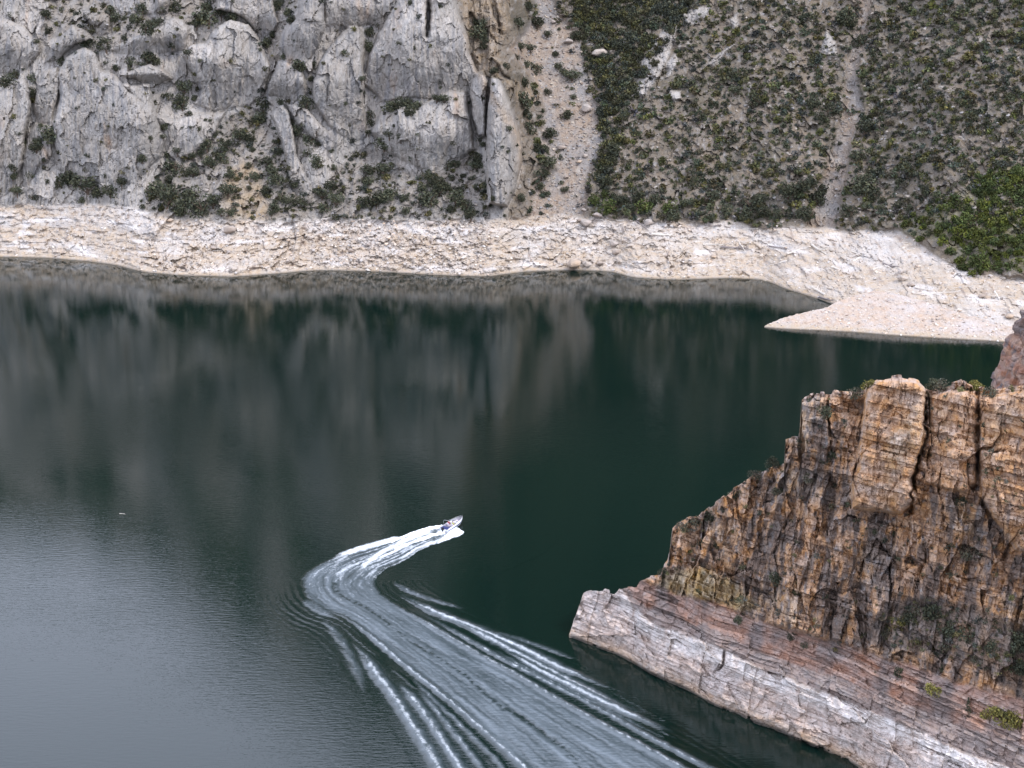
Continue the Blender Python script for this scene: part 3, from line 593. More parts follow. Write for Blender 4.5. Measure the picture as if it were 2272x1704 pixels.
def head_col(U, V, X, Y, Z):
    wu, wv, ring, grey, red = head_zones(U, V, X, Z)
    s = X * .9 - Y * .45
    n1 = fbm(s / 7, Z / 9, s * 0, 4, 201); n2 = fbm(s / 1.1, Z / 5, s * 0, 4, 202); n3 = fbm(s / .7, Z / .9, s * 0, 3, 203); n4 = fbm(s / 5, Z / 12, s * 0, 4, 204)
    c = np.broadcast_to(np.array([.45, .29, .185]), U.shape + (3,)).copy()          # orange-brown sandstone
    c = lerp(c, (.49, .355, .245), sst(0, .35, n1)); c = lerp(c, (.28, .175, .115), sst(.05, .3, n3))
    sol = np.maximum(np.maximum(sst(-6, 8, sdf_box(wu, wv, TOWER)), sst(-6, 8, sdf_box(wu, wv, RB3))), sst(-6, 8, sdf_box(wu, wv, RB4)))
    dark = sst(-.06, .16, n2 * .9 + n4 * .9 - .04 - .42 * sol - .25 * red + .09 * sst(90, 170, V - interp(U, HT)) * sst(30, -40, V - interp(U, REDB)) - .12 * sst(40, 0, V - interp(U, HT)))
    c = lerp(c, (.135, .115, .108), .78 * dark)                                      # grey lichen and desert varnish
    c = lerp(c, (.27, .24, .225), .75 * sst(.14, .34, n3 + .3 * n1) * (1 - sol))
    c = lerp(c, (.42, .32, .18), .7 * sst(-12, 14, sdf_box(wu, wv, c4([(380, 960), (520, 930), (640, 1000), (720, 1080), (560, 1110), (420, 1060), (360, 1010)]))))
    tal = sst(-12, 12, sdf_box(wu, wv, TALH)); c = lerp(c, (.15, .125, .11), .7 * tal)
    top = sst(14, 3, V - interp(U, HT)); c = lerp(c, (.42, .34, .30), .6 * top * (n3 > -.1))
    bands = h01(np.floor(Z / .62 + .8 * gn(X / 9, Z / 3, X * 0, 205)), X * 0, None, 206)
    rc = np.broadcast_to(np.array([.32, .205, .16]), U.shape + (3,)).copy(); rc = lerp(rc, (.39, .28, .23), bands * .9); rc = lerp(rc, (.20, .16, .145), sst(-.1, .25, n4))
    c = lerp(c, rc, red)
    gc = np.broadcast_to(np.array([.27, .215, .19]), U.shape + (3,)).copy(); gc = lerp(gc, (.33, .27, .245), bands * .6); c = lerp(c, gc, grey)
    wc = np.broadcast_to(np.array([.50, .415, .365]), U.shape + (3,)).copy(); wc = lerp(wc, (.54, .475, .44), sst(-.1, .3, n1)); wc = lerp(wc, (.29, .235, .205), .6 * sst(.05, .3, n3))
    wh = sst(34, 6, np.abs(wv - interp(wu, RING2) - 18)) * sst(-.25, .15, n2 + .15) * sst(1290, 1420, U)
    wc = lerp(wc, (.64, .60, .57), .75 * wh)
    wc = lerp(wc, (.40, .30, .22), .7 * sst(2.2, .5, Z)); wc = lerp(wc, (.07, .06, .05), sst(.55, .15, Z))
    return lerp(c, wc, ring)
def head_tan(U, V):
    ring = sst(-20, 20, V - interp(U, RING2)); red = sst(-30, 30, V - interp(U, REDB))
    t = 2.6 * (1 - red) + red * (1 - ring) * 1.0 + ring * 2.2
    return t * (1 - .45 * sst(-40, 40, sdf_box(U, V, TALH, 60)))
us_h = np.concatenate([np.arange(1262.5, 2330, 1.9), np.arange(2334, 3450, 12)])
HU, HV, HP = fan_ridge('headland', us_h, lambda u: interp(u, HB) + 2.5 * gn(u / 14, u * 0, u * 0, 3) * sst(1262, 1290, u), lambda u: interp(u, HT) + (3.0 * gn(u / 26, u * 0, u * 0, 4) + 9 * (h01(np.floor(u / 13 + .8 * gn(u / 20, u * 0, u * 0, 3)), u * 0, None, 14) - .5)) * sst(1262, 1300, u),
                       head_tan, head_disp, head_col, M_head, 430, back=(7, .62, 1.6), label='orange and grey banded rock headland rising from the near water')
def on_head(u, v):
    k = int(np.clip(np.searchsorted(us_h, u), 0, len(us_h) - 1)); i = int(np.clip(np.searchsorted(-HV[:, k], -v), 0, HV.shape[0] - 1))
    return HP[i, k]

# square pink tower on the ridge behind the headland: closed tapering stack of beds
def pillar():
    base = c4([(1640, 300)])[0]
    dx, dy, dz = rdir(base[0] + 40, 760); t = 205 / dy; cx, cy = dx * t + 3.6, 207.0
    n, m = 150, 110; rows = []; cols = []
    for i in range(m):
        f = i / (m - 1); z = 22 + f * 21.6
        hw = np.interp(z, [22, 31, 37.4, 40.6, 41.4, 42.6, 43.6], [8.6, 6.6, 5.3, 4.6, 4.5, 4.0, 3.8])
        a = np.linspace(0, 2 * math.pi, n, endpoint=False)
        ca, sa = np.cos(a), np.sin(a); k = 1 / (np.abs(ca) ** 5 + np.abs(sa) ** 5) ** .2
        x = ca * k * hw; y = sa * k * hw * 1.3; zz = np.full(n, z)
        bb = h01(np.floor(zz / .8), np.floor(a * 4), None, 7) - .5; hh, ee = blocks(a * 7, zz, 1.3, 1.6, 300)
        dd = 1 + (bb * .5 + (hh - .5) * .7 - .3 * np.exp(-ee / .08) + .5 * fbm(x / 3, y / 3, zz / 3, 3, 8)) / hw
        rows.append(np.stack([cx + x * dd, cy + y * dd, zz + .2 * gn(x, y, zz, 9)], -1))
        b = (np.sin(zz * 2.9) * .5 + .5); c = lerp(np.broadcast_to(np.array([.27, .155, .115]), (n, 3)).copy(), (.33, .23, .18), b)
        c = lerp(c, (.15, .12, .11), sst(39.6, 40.8, zz) * .85); c = lerp(c, (.15, .13, .13), sst(0.05, .3, fbm(a * 6, zz / 3, zz * 0, 3, 11))); cols.append(c)
    G = np.array(rows); Q = []
    for i in range(m - 1):
        for j in range(n): Q.append((i * n + j, i * n + (j + 1) % n, (i + 1) * n + (j + 1) % n, (i + 1) * n + j))
    V = G.reshape(-1, 3); V = np.vstack([V, V[-n:].mean(0) + (0, 0, .4)]); cc = np.array(cols).reshape(-1, 3); cc = np.vstack([cc, cc[-1]])
    T = [((m - 1) * n + j, (m - 1) * n + (j + 1) % n, m * n) for j in range(n)]
    o = np_mesh('rock_tower', V, np.array(Q), M_head, np.clip(cc, .01, .8), tris=np.array(T)); tag(o, kind='structure', label='square pink banded rock tower at the right edge behind the headland')
pillar()

# ---------------------------------------------------------------- lake
def lake():
    xs = np.array([-2500, -900, -400, -200, 0, 200, 400, 900, 2500.]); ys = np.array([-1500, -400, 0, 120, 240, 340, 450, 800, 2500.])
    Xg, Yg = np.meshgrid(xs, ys); V = np.stack([Xg, Yg, Xg * 0], -1).reshape(-1, 3)
    o = np_mesh('water', V, grid_quads(len(ys), len(xs)), M_water, attrs={'foam_glint': np.zeros(len(V)), 'chop': np.zeros(len(V)), 'milk_sheen': np.zeros(len(V))}, smooth=True)
    tag(o, kind='structure', label='dark green lake water')
lake()
WL = c5([(925, 150), (860, 158), (780, 180), (700, 210), (620, 235), (540, 258), (460, 280), (400, 302), (340, 330), (300, 352), (262, 378), (243, 405), (243, 440), (262, 490), (300, 530), (360, 565), (440, 590), (520, 640), (590, 700), (650, 750),
         (720, 810), (800, 868), (880, 940), (950, 1005), (1030, 1080), (1100, 1140), (1170, 1210), (1240, 1285), (1300, 1350), (1420, 1480)])
WR = c5([(1010, 160), (1042, 180), (980, 205), (900, 238), (820, 272), (770, 310), (720, 335), (660, 360), (620, 395), (605, 435), (640, 485), (700, 525), (750, 556), (820, 598), (900, 640), (1000, 700), (1100, 762), (1200, 815),
         (1300, 870), (1400, 930), (1500, 990), (1600, 1045), (1700, 1100), (1800, 1155), (1900, 1210), (2020, 1275), (2130, 1340), (2350, 1480)])
def wpts(pts):
    p = np.asarray(pts, float); x, y = on_water(p[:, 0], p[:, 1]); return np.stack([x, y], -1)
def wake():
    xs = np.arange(-52, 46, .19); ys = np.arange(140, 243, .19); X, Y = np.meshgrid(xs, ys)
    U, V = project(X, Y)
    L_, R_ = wpts(WL), wpts(WR)
    poly = np.vstack([L_, R_[::-1]])
    wx = X + .25 * gn(X / 1.2, Y / 1.2, X * 0, 301); wy = Y + .3 * gn(X / 1.2, Y / 1.2, X * 0 + 4, 302)
    s = sdf(wx, wy, poly)
    dl, al, _ = pdist(wx, wy, L_); dr, ar, _ = pdist(wx, wy, R_)
    lam = dl / (dl + dr + 1e-6); run = al
    inside = sst(-.15, .5, s)
    chop = np.zeros_like(X); foam_glint = np.zeros_like(X); z = np.zeros_like(X)
    # churned water inside, streaked along the boat's path; aeration and sky sheen painted pale
    st = gn(lam * 16, run * 9, X * 0, 311) + .6 * gn(lam * 40, run * 22, X * 0, 312)
    fine = fbm(X / .7, Y / .7, X * 0, 3, 313)
    chop += inside * np.clip(.5 + .5 * st, .08, 1.0)
    milk_sheen = inside * np.clip(.30 + .26 * st + .10 * fine, .03, .8) * sst(-.3, 1.2, s)
    z += inside * (.035 * st + .04 * fine + .03)
    cl, cal, _ = pdist(lam * 10, run * 60, [(4.2, 16), (4.4, 60)])
    dash = np.exp(-((lam - .46 - .03 * np.sin(run * 30)) / .035) ** 2) * sst(.22, .34, run)
    dm = dash * sst(-.1, .1, gn(X / .9, Y / .9, X * 0, 315)); chop -= inside * dm * .6; milk_sheen *= 1 - .75 * dm
    # crests that trail away from the track: (points, half-width m, height m, start fade, speckle)
    cr = [
     ([(690, 415), (720, 440), (760, 465), (850, 500), (950, 530), (1060, 560)], .5, .10, .6),
     ([(705, 472), (760, 502), (830, 540), (900, 572), (1000, 612), (1100, 650), (1200, 692), (1350, 760), (1500, 838), (1600, 880), (1700, 922), (1830, 966)], .85, .24, .1),
     ([(1150, 660), (1300, 700), (1450, 752), (1610, 812)], .5, .09, .7),
     ([(960, 600), (1100, 668), (1250, 745), (1400, 822), (1550, 900), (1700, 975), (1830, 1035), (1960, 1080)], .7, .19, .15),
     ([(1220, 745), (1400, 850), (1550, 925), (1700, 1000), (1850, 1070), (1980, 1125), (2100, 1175)], .7, .22, .1),
     ([(1150, 735), (1350, 850), (1550, 950), (1750, 1055), (1900, 1130), (2050, 1200)], .45, .10, .5),
     ([(780, 555), (900, 615), (1050, 700), (1200, 785), (1400, 890), (1600, 990), (1800, 1100), (2000, 1210), (2150, 1290), (2400, 1420)], .5, .13, .3),
     ([(620, 490), (750, 565), (900, 650), (1100, 770), (1300, 878), (1500, 998), (1700, 1108), (1900, 1218), (2130, 1345), (2350, 1470)], .5, .15, .25),
     ([(700, 900), (760, 965), (820, 1035), (880, 1115), (940, 1210), (1000, 1300), (1080, 1420)], .75, .17, .2),
     ([(500, 715), (560, 800), (620, 888), (680, 962), (740, 1050), (800, 1150), (860, 1240), (915, 1336), (980, 1460)], .85, .20, .2),
     ([(330, 590), (390, 650), (440, 712), (490, 800), (535, 900), (560, 980)], .6, .07, .75),
     ([(800, 930), (900, 1050), (1000, 1175), (1090, 1290), (1180, 1420)], .5, .11, .4),
     ([(420, 568), (560, 670), (700, 790), (850, 912), (1000, 1032), (1150, 1165), (1300, 1300), (1420, 1410)], .5, .17, .2),
     ([(760, 870), (900, 1010), (1060, 1160), (1200, 1300), (1300, 1420)], .35, .09, .5),
     ([(255, 505), (300, 545), (360, 580), (430, 600)], .8, .05, .5),
    ]
    br = fbm(X / .8, Y / 1.6, X * 0, 3, 321)
    for pts, w, a, spk in cr:
        p = wpts(c5(pts)); d, t, sd = pdist(wx, wy, p)
        env = sst(0, .22, t) * (sst(1, .70, t) if pts[-1][1] < 1336 else 1); w = w * (.35 + .65 * env)
        prof = np.exp(-(d / w) ** 2)
        tr = np.exp(-((d - 1.9 * w) / (w * .9)) ** 2)
        z += env * a * .62 * (prof - .45 * tr) * (1 + .5 * spk * np.clip(br * 3, -1, 1))
        crest_glint = env * np.exp(-(d / (w * .42)) ** 2); foam_glint = np.maximum(foam_glint, crest_glint * np.clip(.13 + a * 1.0 + br * (.10 + 1.0 * spk) - .30 * spk, 0, .5)); milk_sheen = np.maximum(milk_sheen, env * np.exp(-(d / (w * .9)) ** 2) * (.5 - .4 * spk) * (.8 + .8 * br))  # sky glints on the wave slopes painted white and pale, with some broken water
        chop = np.maximum(chop, env * .35 * prof)
    # finer parallel ripples between the crests on both sides of the track
    side = sst(9, 1, -s) * sst(.5, -.2, s) * sst(.30, .45, run)
    z += side * .022 * np.sin(s * 2 * math.pi / 1.15 + .6 * gn(X / 3, Y / 3, X * 0, 330)) * (1 + fine)
    # white water round the hull
    def fp(pts, amt, soft=.35, h=.15, n=.35):
        nonlocal foam_glint, z
        q = sdf(X + .2 * gn(X / .6, Y / .6, X * 0, 340), Y + .35 * gn(X / .7, Y / .7, X * 0, 341), wpts(pts)); m = sst(-soft * .3, soft, q)
        foam_glint = np.maximum(foam_glint, m * amt * (1 + n * br)); z += m * h * (1 + 1.2 * fine)
    fp(c6([(1180, 860), (1300, 740), (1400, 745), (1530, 825), (1610, 885), (1500, 965), (1300, 1035), (1050, 1125), (820, 1200), (930, 1090), (1080, 970)]), 1.3, .3, .22, .15)
    fp(c6([(1030, 690), (850, 695), (650, 725), (400, 800), (150, 880), (-100, 985), (-400, 1120), (-400, 1180), (0, 1015), (300, 925), (600, 855), (880, 780), (960, 750)]), 1.25, .35, .18, .2)
    fp(c6([(980, 830), (1140, 850), (1080, 925), (850, 975), (760, 985), (600, 1070), (300, 1160), (0, 1260), (-300, 1370), (-300, 1300), (0, 1190), (350, 1090), (560, 1000), (680, 905), (800, 930), (900, 860)]), 1.15, .3, .16, .35)
    fp(c6([(930, 740), (1130, 830), (1150, 880), (980, 860), (900, 800)]), .8, .3, .05, .3)
    for pts, w, a in (([(860, 180), (740, 225), (640, 275), (570, 325), (520, 380), (500, 420)], .7, .62), ([(700, 212), (600, 240), (520, 262), (440, 290), (370, 325)], .8, .85),
                      ([(760, 245), (640, 300), (580, 345)], .5, .45), ([(880, 225), (800, 262), (700, 335)], .45, .42), ([(610, 300), (480, 345), (420, 380), (400, 430)], .5, .36), ([(660, 226), (560, 254), (480, 282), (420, 325), (380, 400)], .6, .3)):
        d, t, _ = pdist(wx, wy, wpts(c5(pts))); foam_glint = np.maximum(foam_glint, np.exp(-(d / w) ** 2) * a * sst(1.0, .55, t) * (1 + .7 * br + .5 * st))
    near = sst(.42, .05, run) * inside
    foam_glint = np.maximum(foam_glint, near * np.clip(.22 + .4 * st + .35 * br, 0, .5))
    foam_glint = np.maximum(foam_glint, inside * np.clip(.04 + .20 * st + .25 * br, 0, .28) * sst(.9, .2, run))
    # fade to the plain lake at the sheet's rim, which lies a hair above it
    rim = np.minimum(np.minimum(X - xs[0], xs[-1] - X), np.minimum(Y - ys[0], ys[-1] - Y)); rf = sst(.3, 4, rim)
    z = .02 + np.maximum(z * rf, -.012)
    z = np.where(np.abs(z - .02) < 1e-6, .02, z)
    keep = (s > -16)
    q = grid_quads(len(ys), len(xs)); kq = keep.ravel()[q].all(1)
    Pw = np.stack([X, Y, z], -1).reshape(-1, 3); used = np.unique(q[kq]); mp = np.full(len(Pw), -1); mp[used] = np.arange(len(used))
    o = np_mesh('wake', Pw[used], mp[q[kq]], M_water, attrs={'foam_glint': np.clip(foam_glint * rf, 0, 1.5).ravel()[used], 'chop': np.clip(chop * rf, 0, 1.2).ravel()[used], 'milk_sheen': np.clip(milk_sheen * rf, 0, 1).ravel()[used]}, smooth=True)
    tag(o, kind='stuff', label='curving wake of foamy water and ripples trailing the motorboat'); o['category'] = 'wake'
wake()

# ---------------------------------------------------------------- foliage
def crown_mesh(name, seed, n, lobes, leaf, flat=.85, cone=False):
    """a crown about 1 wide made of many leaf clumps gathered on uneven lobes"""
    r = np.random.default_rng(seed)
    if cone:
        hgt = r.uniform(0, 1, n) ** 1.25; ang = r.uniform(0, 2 * math.pi, n); rad = (.30 * (1 - hgt) + .02) * (.55 + .5 * r.uniform(0, 1, n)) * (1 + .3 * np.sin(hgt * 34))
        c = np.stack([np.cos(ang) * rad, np.sin(ang) * rad, .06 + hgt * 1.5], -1)
    else:
        ctr = np.stack([r.uniform(-.26, .26, lobes), r.uniform(-.26, .26, lobes), r.uniform(.22, .62, lobes) * flat], -1); rr = r.uniform(.16, .30, lobes)
        ctr[0] = (0, 0, .38 * flat); rr[0] = .30
        k = r.integers(0, lobes, n); d = r.normal(size=(n, 3)); d /= np.linalg.norm(d, axis=1)[:, None]
        c = ctr[k] + d * (rr[k] * r.uniform(.6, 1.08, n))[:, None]; c[:, 2] = np.maximum(c[:, 2], .03)
    a = r.normal(size=(n, 3)); a /= np.linalg.norm(a, axis=1)[:, None]; b = np.cross(a, r.normal(size=(n, 3))); b /= np.linalg.norm(b, axis=1)[:, None]
    sz = leaf * r.uniform(.6, 1.3, n)[:, None]
    q = np.stack([c - a * sz, c + b * sz * .6, c + a * sz, c - b * sz * .6], 1)
    v = r.uniform(.55, 1.45, n); wv = r.uniform(0, 1, n)
    colr = np.stack([v * (1 + .35 * wv), v * (1 + .1 * wv), v * (1 - .15 * wv)], -1)
    return q.reshape(-1, 3), np.arange(n * 4).reshape(n, 4), np.repeat(colr, 4, 0)
def trunk_mesh(seed, cone=False):
    r = random.Random(seed); bm = bmesh.new()
    def limb(p0, p1, r0, r1):
        d = (p1 - p0); q = d.to_track_quat('Z', 'Y'); rings = []
        for i in range(4):
            f = i / 3; c = p0 + d * f + Vector((r.uniform(-.02, .02), r.uniform(-.02, .02), 0)) * (0 < i < 3); rad = r0 + (r1 - r0) * f
            rings.append([bm.verts.new(c + q @ Vector((math.cos(a) * rad, math.sin(a) * rad, 0))) for a in (0, 1.257, 2.513, 3.77, 5.027)])
        for i in range(3):
            for j in range(5): bm.faces.new((rings[i][j], rings[i][(j + 1) % 5], rings[i + 1][(j + 1) % 5], rings[i + 1][j]))
    if cone: limb(Vector((0, 0, -.1)), Vector((0, 0, 1.4)), .035, .006)
    else:
        limb(Vector((0, 0, -.12)), Vector((.02, 0, .3)), .05, .03)
        for k in range(4):
            a = k * 1.6 + r.random(); limb(Vector((.01, 0, .14 + .04 * k)), Vector((math.cos(a) * .26, math.sin(a) * .26, .42 + .1 * r.random())), .025, .008)
    me = bpy.data.meshes.new('trunk'); bm.to_mesh(me); bm.free(); me.materials.append(M_bark); return me
CR = {}
def crown_obj(kind, i):
    key = (kind, i)
    if key not in CR:
        mat = {'j': M_leaf, 'g': M_leafg, 's': M_grey, 'c': M_leaf, 'y': M_yel}[kind]
        v, q, c = crown_mesh('crown', 50 + i + ord(kind), 520 if kind != 's' else 300, 5 + i % 4, .050 if kind != 'c' else .045, (.95 if i % 2 else .75) if kind != 's' else .6, kind == 'c')
        o = np_mesh('crown', v, q, mat, c, link=False)
        CR[key] = (o, bpy.data.objects.new('trunk', trunk_mesh(i, kind == 'c')))
    return CR[key]
PLANTS = []
def plant(p, w, kind='j', name='juniper_bush', cat='bush', label='', group=None, h=None, sink=.04):
    i = random.randrange(6); cr_o, tr_o = crown_obj(kind, i)
    r = empty(name, (float(p[0]), float(p[1]), float(p[2]) - w * sink), (random.uniform(-.08, .08), random.uniform(-.08, .08), random.uniform(0, 6.28)), (w, w * random.uniform(.85, 1.1), w * (h or random.uniform(.85, 1.15))))
    a = cr_o.copy(); b = tr_o.copy()
    for o in (a, b): C.objects.link(o); o.parent = r
    tag(r, label, cat, group); PLANTS.append(r); return r
pxm = lambda p: F / (p[1] * CP + (H - p[2]) * SP)                  # photograph pixels per metre at a point

# landmarks that labels refer to
LM = [('big smooth grey slab at the left', 185, 260), ('broad central grey slab', 520, 130), ('small diamond-shaped slab', 640, 175), ('tall slab right of the diamond slab', 735, 190),
      ('cracked grey tower at the top centre', 900, 70), ('wide slab face below the cracked tower', 940, 290), ('tall thin rock fin', 1120, 320), ('narrow stone rib in the bushes', 640, 330),
      ('bushy gravel apron below the central slab', 470, 430), ('vertical cleft at the far left', 75, 300), ('small slabs at the upper left', 230, 60), ('cliff foot beside the thin fin', 1000, 440),
      ('foot of the wide slab face', 850, 440), ('base of the big smooth slab', 200, 410), ('brown ribbed crags right of the tower', 1080, 90), ('upper scree slope', 1200, 90), ('middle of the scree slope', 1210, 230),
      ('lower end of the scree slope', 1215, 400), ('ledge above the central slab', 480, 60), ('gap right of the central slab', 610, 110), ('ledge above the wide slab face', 900, 235), ('left edge of the picture', 20, 180)]
ORD = ['first', 'second', 'third', 'fourth', 'fifth', 'sixth', 'seventh', 'eighth', 'ninth', 'tenth', 'eleventh', 'twelfth']
SH1 = [(265,90,70),(70,90,60),(450,90,70),(510,240,80),(610,255,110),(350,350,70),(30,470,120),(100,420,80),(200,450,90),(195,540,60),(280,775,110),(225,800,80),(215,860,80),(250,910,50),(235,725,35),(850,330,110),(900,345,70),(750,365,80),(665,385,60),(990,255,60),(1080,310,55),(1150,350,30),(720,215,60),(840,160,110),(780,110,90),(820,40,100),(900,130,70),(1200,90,140),(1270,80,90),(1340,90,90),(1130,130,80),(1180,40,90),(1010,40,80),(1060,520,90),(970,545,60),(1050,600,110),(1120,560,60),(1080,650,50),(940,720,70),(885,495,40),(865,790,40),(940,795,35),(1145,740,35),(1100,735,25),(1210,700,35),(1180,690,25),(820,910,60),(470,945,30),(740,965,30),(430,1015,110),(510,1070,150),(360,1060,90),(570,1110,90),(640,1090,110),(700,1060,70),(470,1140,60),(185,1000,60),(85,960,60),(75,1010,60),(100,1100,70),(185,1130,60),(280,1050,30),(145,820,40),(110,775,35),(1520,600,120),(1610,590,50),(1500,670,100),(1540,240,80),(1570,190,60),(1600,30,80),(1660,60,80),(1680,110,70),(1640,320,60),(1710,370,110),(1800,380,50),(1780,450,50),(1790,520,60),(1760,600,90),(1690,700,60),(1720,750,90),(1790,800,80),(1230,770,60),(1190,840,80),(1150,880,60),(1110,890,50),(1020,880,50),(1010,960,120),(970,1030,70),(1110,1000,70),(1200,940,80),(1280,900,100),(1300,830,90),(1380,780,100),(1440,800,70),(1340,1000,80),(1430,950,60),(1540,930,80),(1600,870,60),(1580,820,40),(1450,860,40),(1540,1090,100),(1570,1000,80),(1600,1030,90),(1430,1080,35),(1460,1010,70),(880,1100,130),(960,1150,140),(1030,1190,110),(1100,1130,120),(1160,1190,130),(1230,1170,110),(1310,1110,90),(1320,1210,70),(1270,1215,60),(1060,1220,70),(1570,1190,80),(1560,1240,40),(1660,1150,70),(1730,1170,90),(1690,1050,70),(1770,880,60),(1830,940,90),(1850,1120,90),(1900,1090,80),(1930,1160,90),(1880,1190,80),(1910,960,50),(1910,870,30),(1830,830,40),(1500,290,30),(710,110,35),(640,60,70),(660,110,80)]
SH2 = [(210,185,80),(205,275,80),(440,15,50),(610,35,40),(160,460,45),(65,590,40),(170,530,30),(210,650,70),(210,700,70),(200,770,40),(320,600,100),(370,610,90),(430,595,90),(480,600,90),(440,640,80),(590,575,60),(640,575,70),(860,565,30),(320,770,70),(290,820,100),(390,800,50),(345,720,30),(640,1060,90),(610,1100,110),(590,1040,90),(530,1000,80),(520,1080,70),(560,1140,110),(700,1160,110),(760,1180,100),(720,1100,60),(790,1230,80),(680,1200,70),(415,1210,60),(250,1150,130),(300,1130,110),(200,1160,90),(340,1100,80),(200,1040,80),(290,980,100),(200,980,80),(145,1075,40),(410,1130,70),(440,910,40),(300,850,40),(840,910,90),(880,1060,60),(830,1090,50),(920,1140,40),(900,1185,30),(985,1240,30),(860,830,50),(820,960,80),(745,1010,40),(660,960,80),(700,940,60),(1090,590,110),(1110,650,70),(1060,120,90),(1170,150,80),(1120,40,60),(820,120,60),(870,130,60),(830,200,110),(860,250,80),(1080,280,60),(1130,290,60),(1060,330,50),(1110,370,60),(1170,390,90),(1280,310,50),(1230,200,50),(1380,215,70),(1290,380,60),(1320,410,60),(1370,440,90),(1100,470,80),(930,400,60),(1340,650,80),(1250,760,90),(1120,740,90),(1170,840,80),(1220,860,50),(1240,950,90),(1200,1000,80),(1185,1070,60),(1325,1090,50),(1230,1110,50),(1140,1100,40),(1090,1140,60),(1000,380,50),(1380,560,40),(1010,750,40),(1000,870,30),(1050,830,30),(1240,530,50)]
SH3 = [(30,1030,90),(110,990,60),(200,1050,55),(290,1020,70),(215,940,80),(255,900,35),(400,970,110),(380,1030,90),(470,1020,80),(450,970,70),(590,950,110),(540,1040,50),(680,1040,90),(640,1030,60),(720,970,80),(740,910,80),(660,880,100),(890,1020,80),(820,1075,30),(1010,950,60),(950,910,120),(920,750,90),(960,860,100),(955,640,80),(870,70,110),(880,110,80),(940,200,90),(710,500,80),(780,530,100),(740,570,70),(440,490,70),(330,450,60),(840,695,25),(1160,820,80),(1190,840,60),(1120,880,50),(1300,965,45),(1250,915,50),(1110,1000,70),(1180,1010,60),(1030,1010,45)]
# dark trees along the foot of the right hillside and a few bright ones
SH2b = [(1500,1150,90,'g'),(1590,1190,110,'g'),(1650,1170,90,'j'),(1560,1120,60,'g'),(1760,1150,90,'j'),(1800,1190,90,'g'),(1850,1140,90,'j'),(1930,1190,100,'g'),(1950,1225,70,'j'),(1700,1190,80,'j'),(1610,870,90,'j'),(1610,930,80,'j'),(1560,960,60,'j'),(1540,620,80,'j'),(1560,700,70,'j')]
spots = []
for x, y, w in SH1: spots.append((x / 2.592, y / 2.592, w / 2.592, 'j'))
for x, y, w in SH2: spots.append((740 + x / 2.592, y / 2.592, w / 2.592, 'j'))
for x, y, w, k in SH2b: spots.append((740 + x / 2.592, y / 2.592, w / 2.592, k))
for x, y, w in SH3: spots.append((1480 + x / 2.183, y / 2.183, w / 2.183, 'j'))
def where_is(u, v):
    if u > 1240:
        if u < 1480 and v < 420: return 'in the wooded gully right of the scree', True
        if v > 395 and u < 1850: return 'at the foot of the right hillside', True
        if abs(u - interp(v, [(0, 1920), (160, 1888), (240, 1893), (330, 1868), (480, 1820)])) < 60: return 'beside the thin pale gully', True
        return ('on the hillside left of the gully' if u < 1870 else 'on the hillside right of the gully'), True
    n = min(LM, key=lambda q: (q[1] - u) ** 2 + ((q[2] - v) * 1.2) ** 2); return n[0], False
groups = {}
items = []
for u, v, w, k in spots:
    wd, hs = where_is(u, v); sz = 'small' if w < 19 else ('middling' if w < 32 else 'large')
    items.append([u, v, w, k, wd, hs, sz]); groups.setdefault((wd, sz, k), []).append(items[-1])
COLW = {'j': 'dark', 'g': 'brighter green', 's': 'grey', 'c': 'dark'}
for (wd, sz, k), its in groups.items():
    its.sort(key=lambda q: q[0])
    for n_, q in enumerate(its):
        c_ = COLW[k]
        pre = '' if q[5] else 'by the '
        if len(its) == 1: lab = f'the one {sz} {c_} juniper {pre}{wd}'
        elif n_ < 12 and len(its) - n_ > 6 or len(its) <= 12: lab = f'{sz} {c_} juniper {pre}{wd}, {ORD[n_]} from the left'
        else: lab = f'{sz} {c_} juniper {pre}{wd}, {ORD[min(len(its) - n_ - 1, 11)]} from the right'
        p = ground(q[0], min(q[1] + q[2] * .32, interp(q[0], RINGTOP) + 12)); m = pxm(p)
        plant(p, q[2] / m * 1.3, k, label=lab, group='junipers on the canyon slopes across the lake', h=random.uniform(.8, 1.1), sink=.10)
# one spire-shaped conifer high on the cliff, one narrow one above the shore
for u, v, w, h, lab in ((839, 62, 15, 2.2, 'slender pointed conifer on the ledge beside the cracked grey tower'), (1535, 420, 17, 1.35, 'narrow cone-shaped evergreen low on the hillside above the pale shore')):
    p = ground(u, v); plant(p, w / pxm(p) * 1.5, 'c', 'conifer_tree', 'tree', lab, None, h)

# the many other junipers: bright thicket on the right, dark gully, dotted hillside
def rnd_spots(n, box, accept):
    o = []
    while len(o) < n:
        u, v = random.uniform(box[0], box[2]), random.uniform(box[1], box[3])
        if accept(u, v): o.append((u, v))
    return o
def inpoly(u, v, poly): return float(sdf(np.array([u]), np.array([v]), poly)[0]) > 0
GULLYW = [(1262, -30), (1560, -30), (1500, 60), (1440, 150), (1400, 230), (1370, 330), (1345, 430), (1325, 400), (1335, 300), (1320, 190), (1290, 90)]
left = 300 - len(PLANTS)
sel = []
for u, v in rnd_spots(int(left * .55), (1960, 380, 2290, 610), lambda u, v: inpoly(u, v, GREENP) and v < interp(u, RINGTOP) + 4): sel.append((u, v, random.uniform(24, 40), 'g'))
for u, v in rnd_spots(left - len(sel), (1250, -10, 1560, 430), lambda u, v: inpoly(u, v, GULLYW)): sel.append((u, v, random.uniform(20, 34), 'j'))
sel.sort(); nth = {'g': 0, 'j': 0}
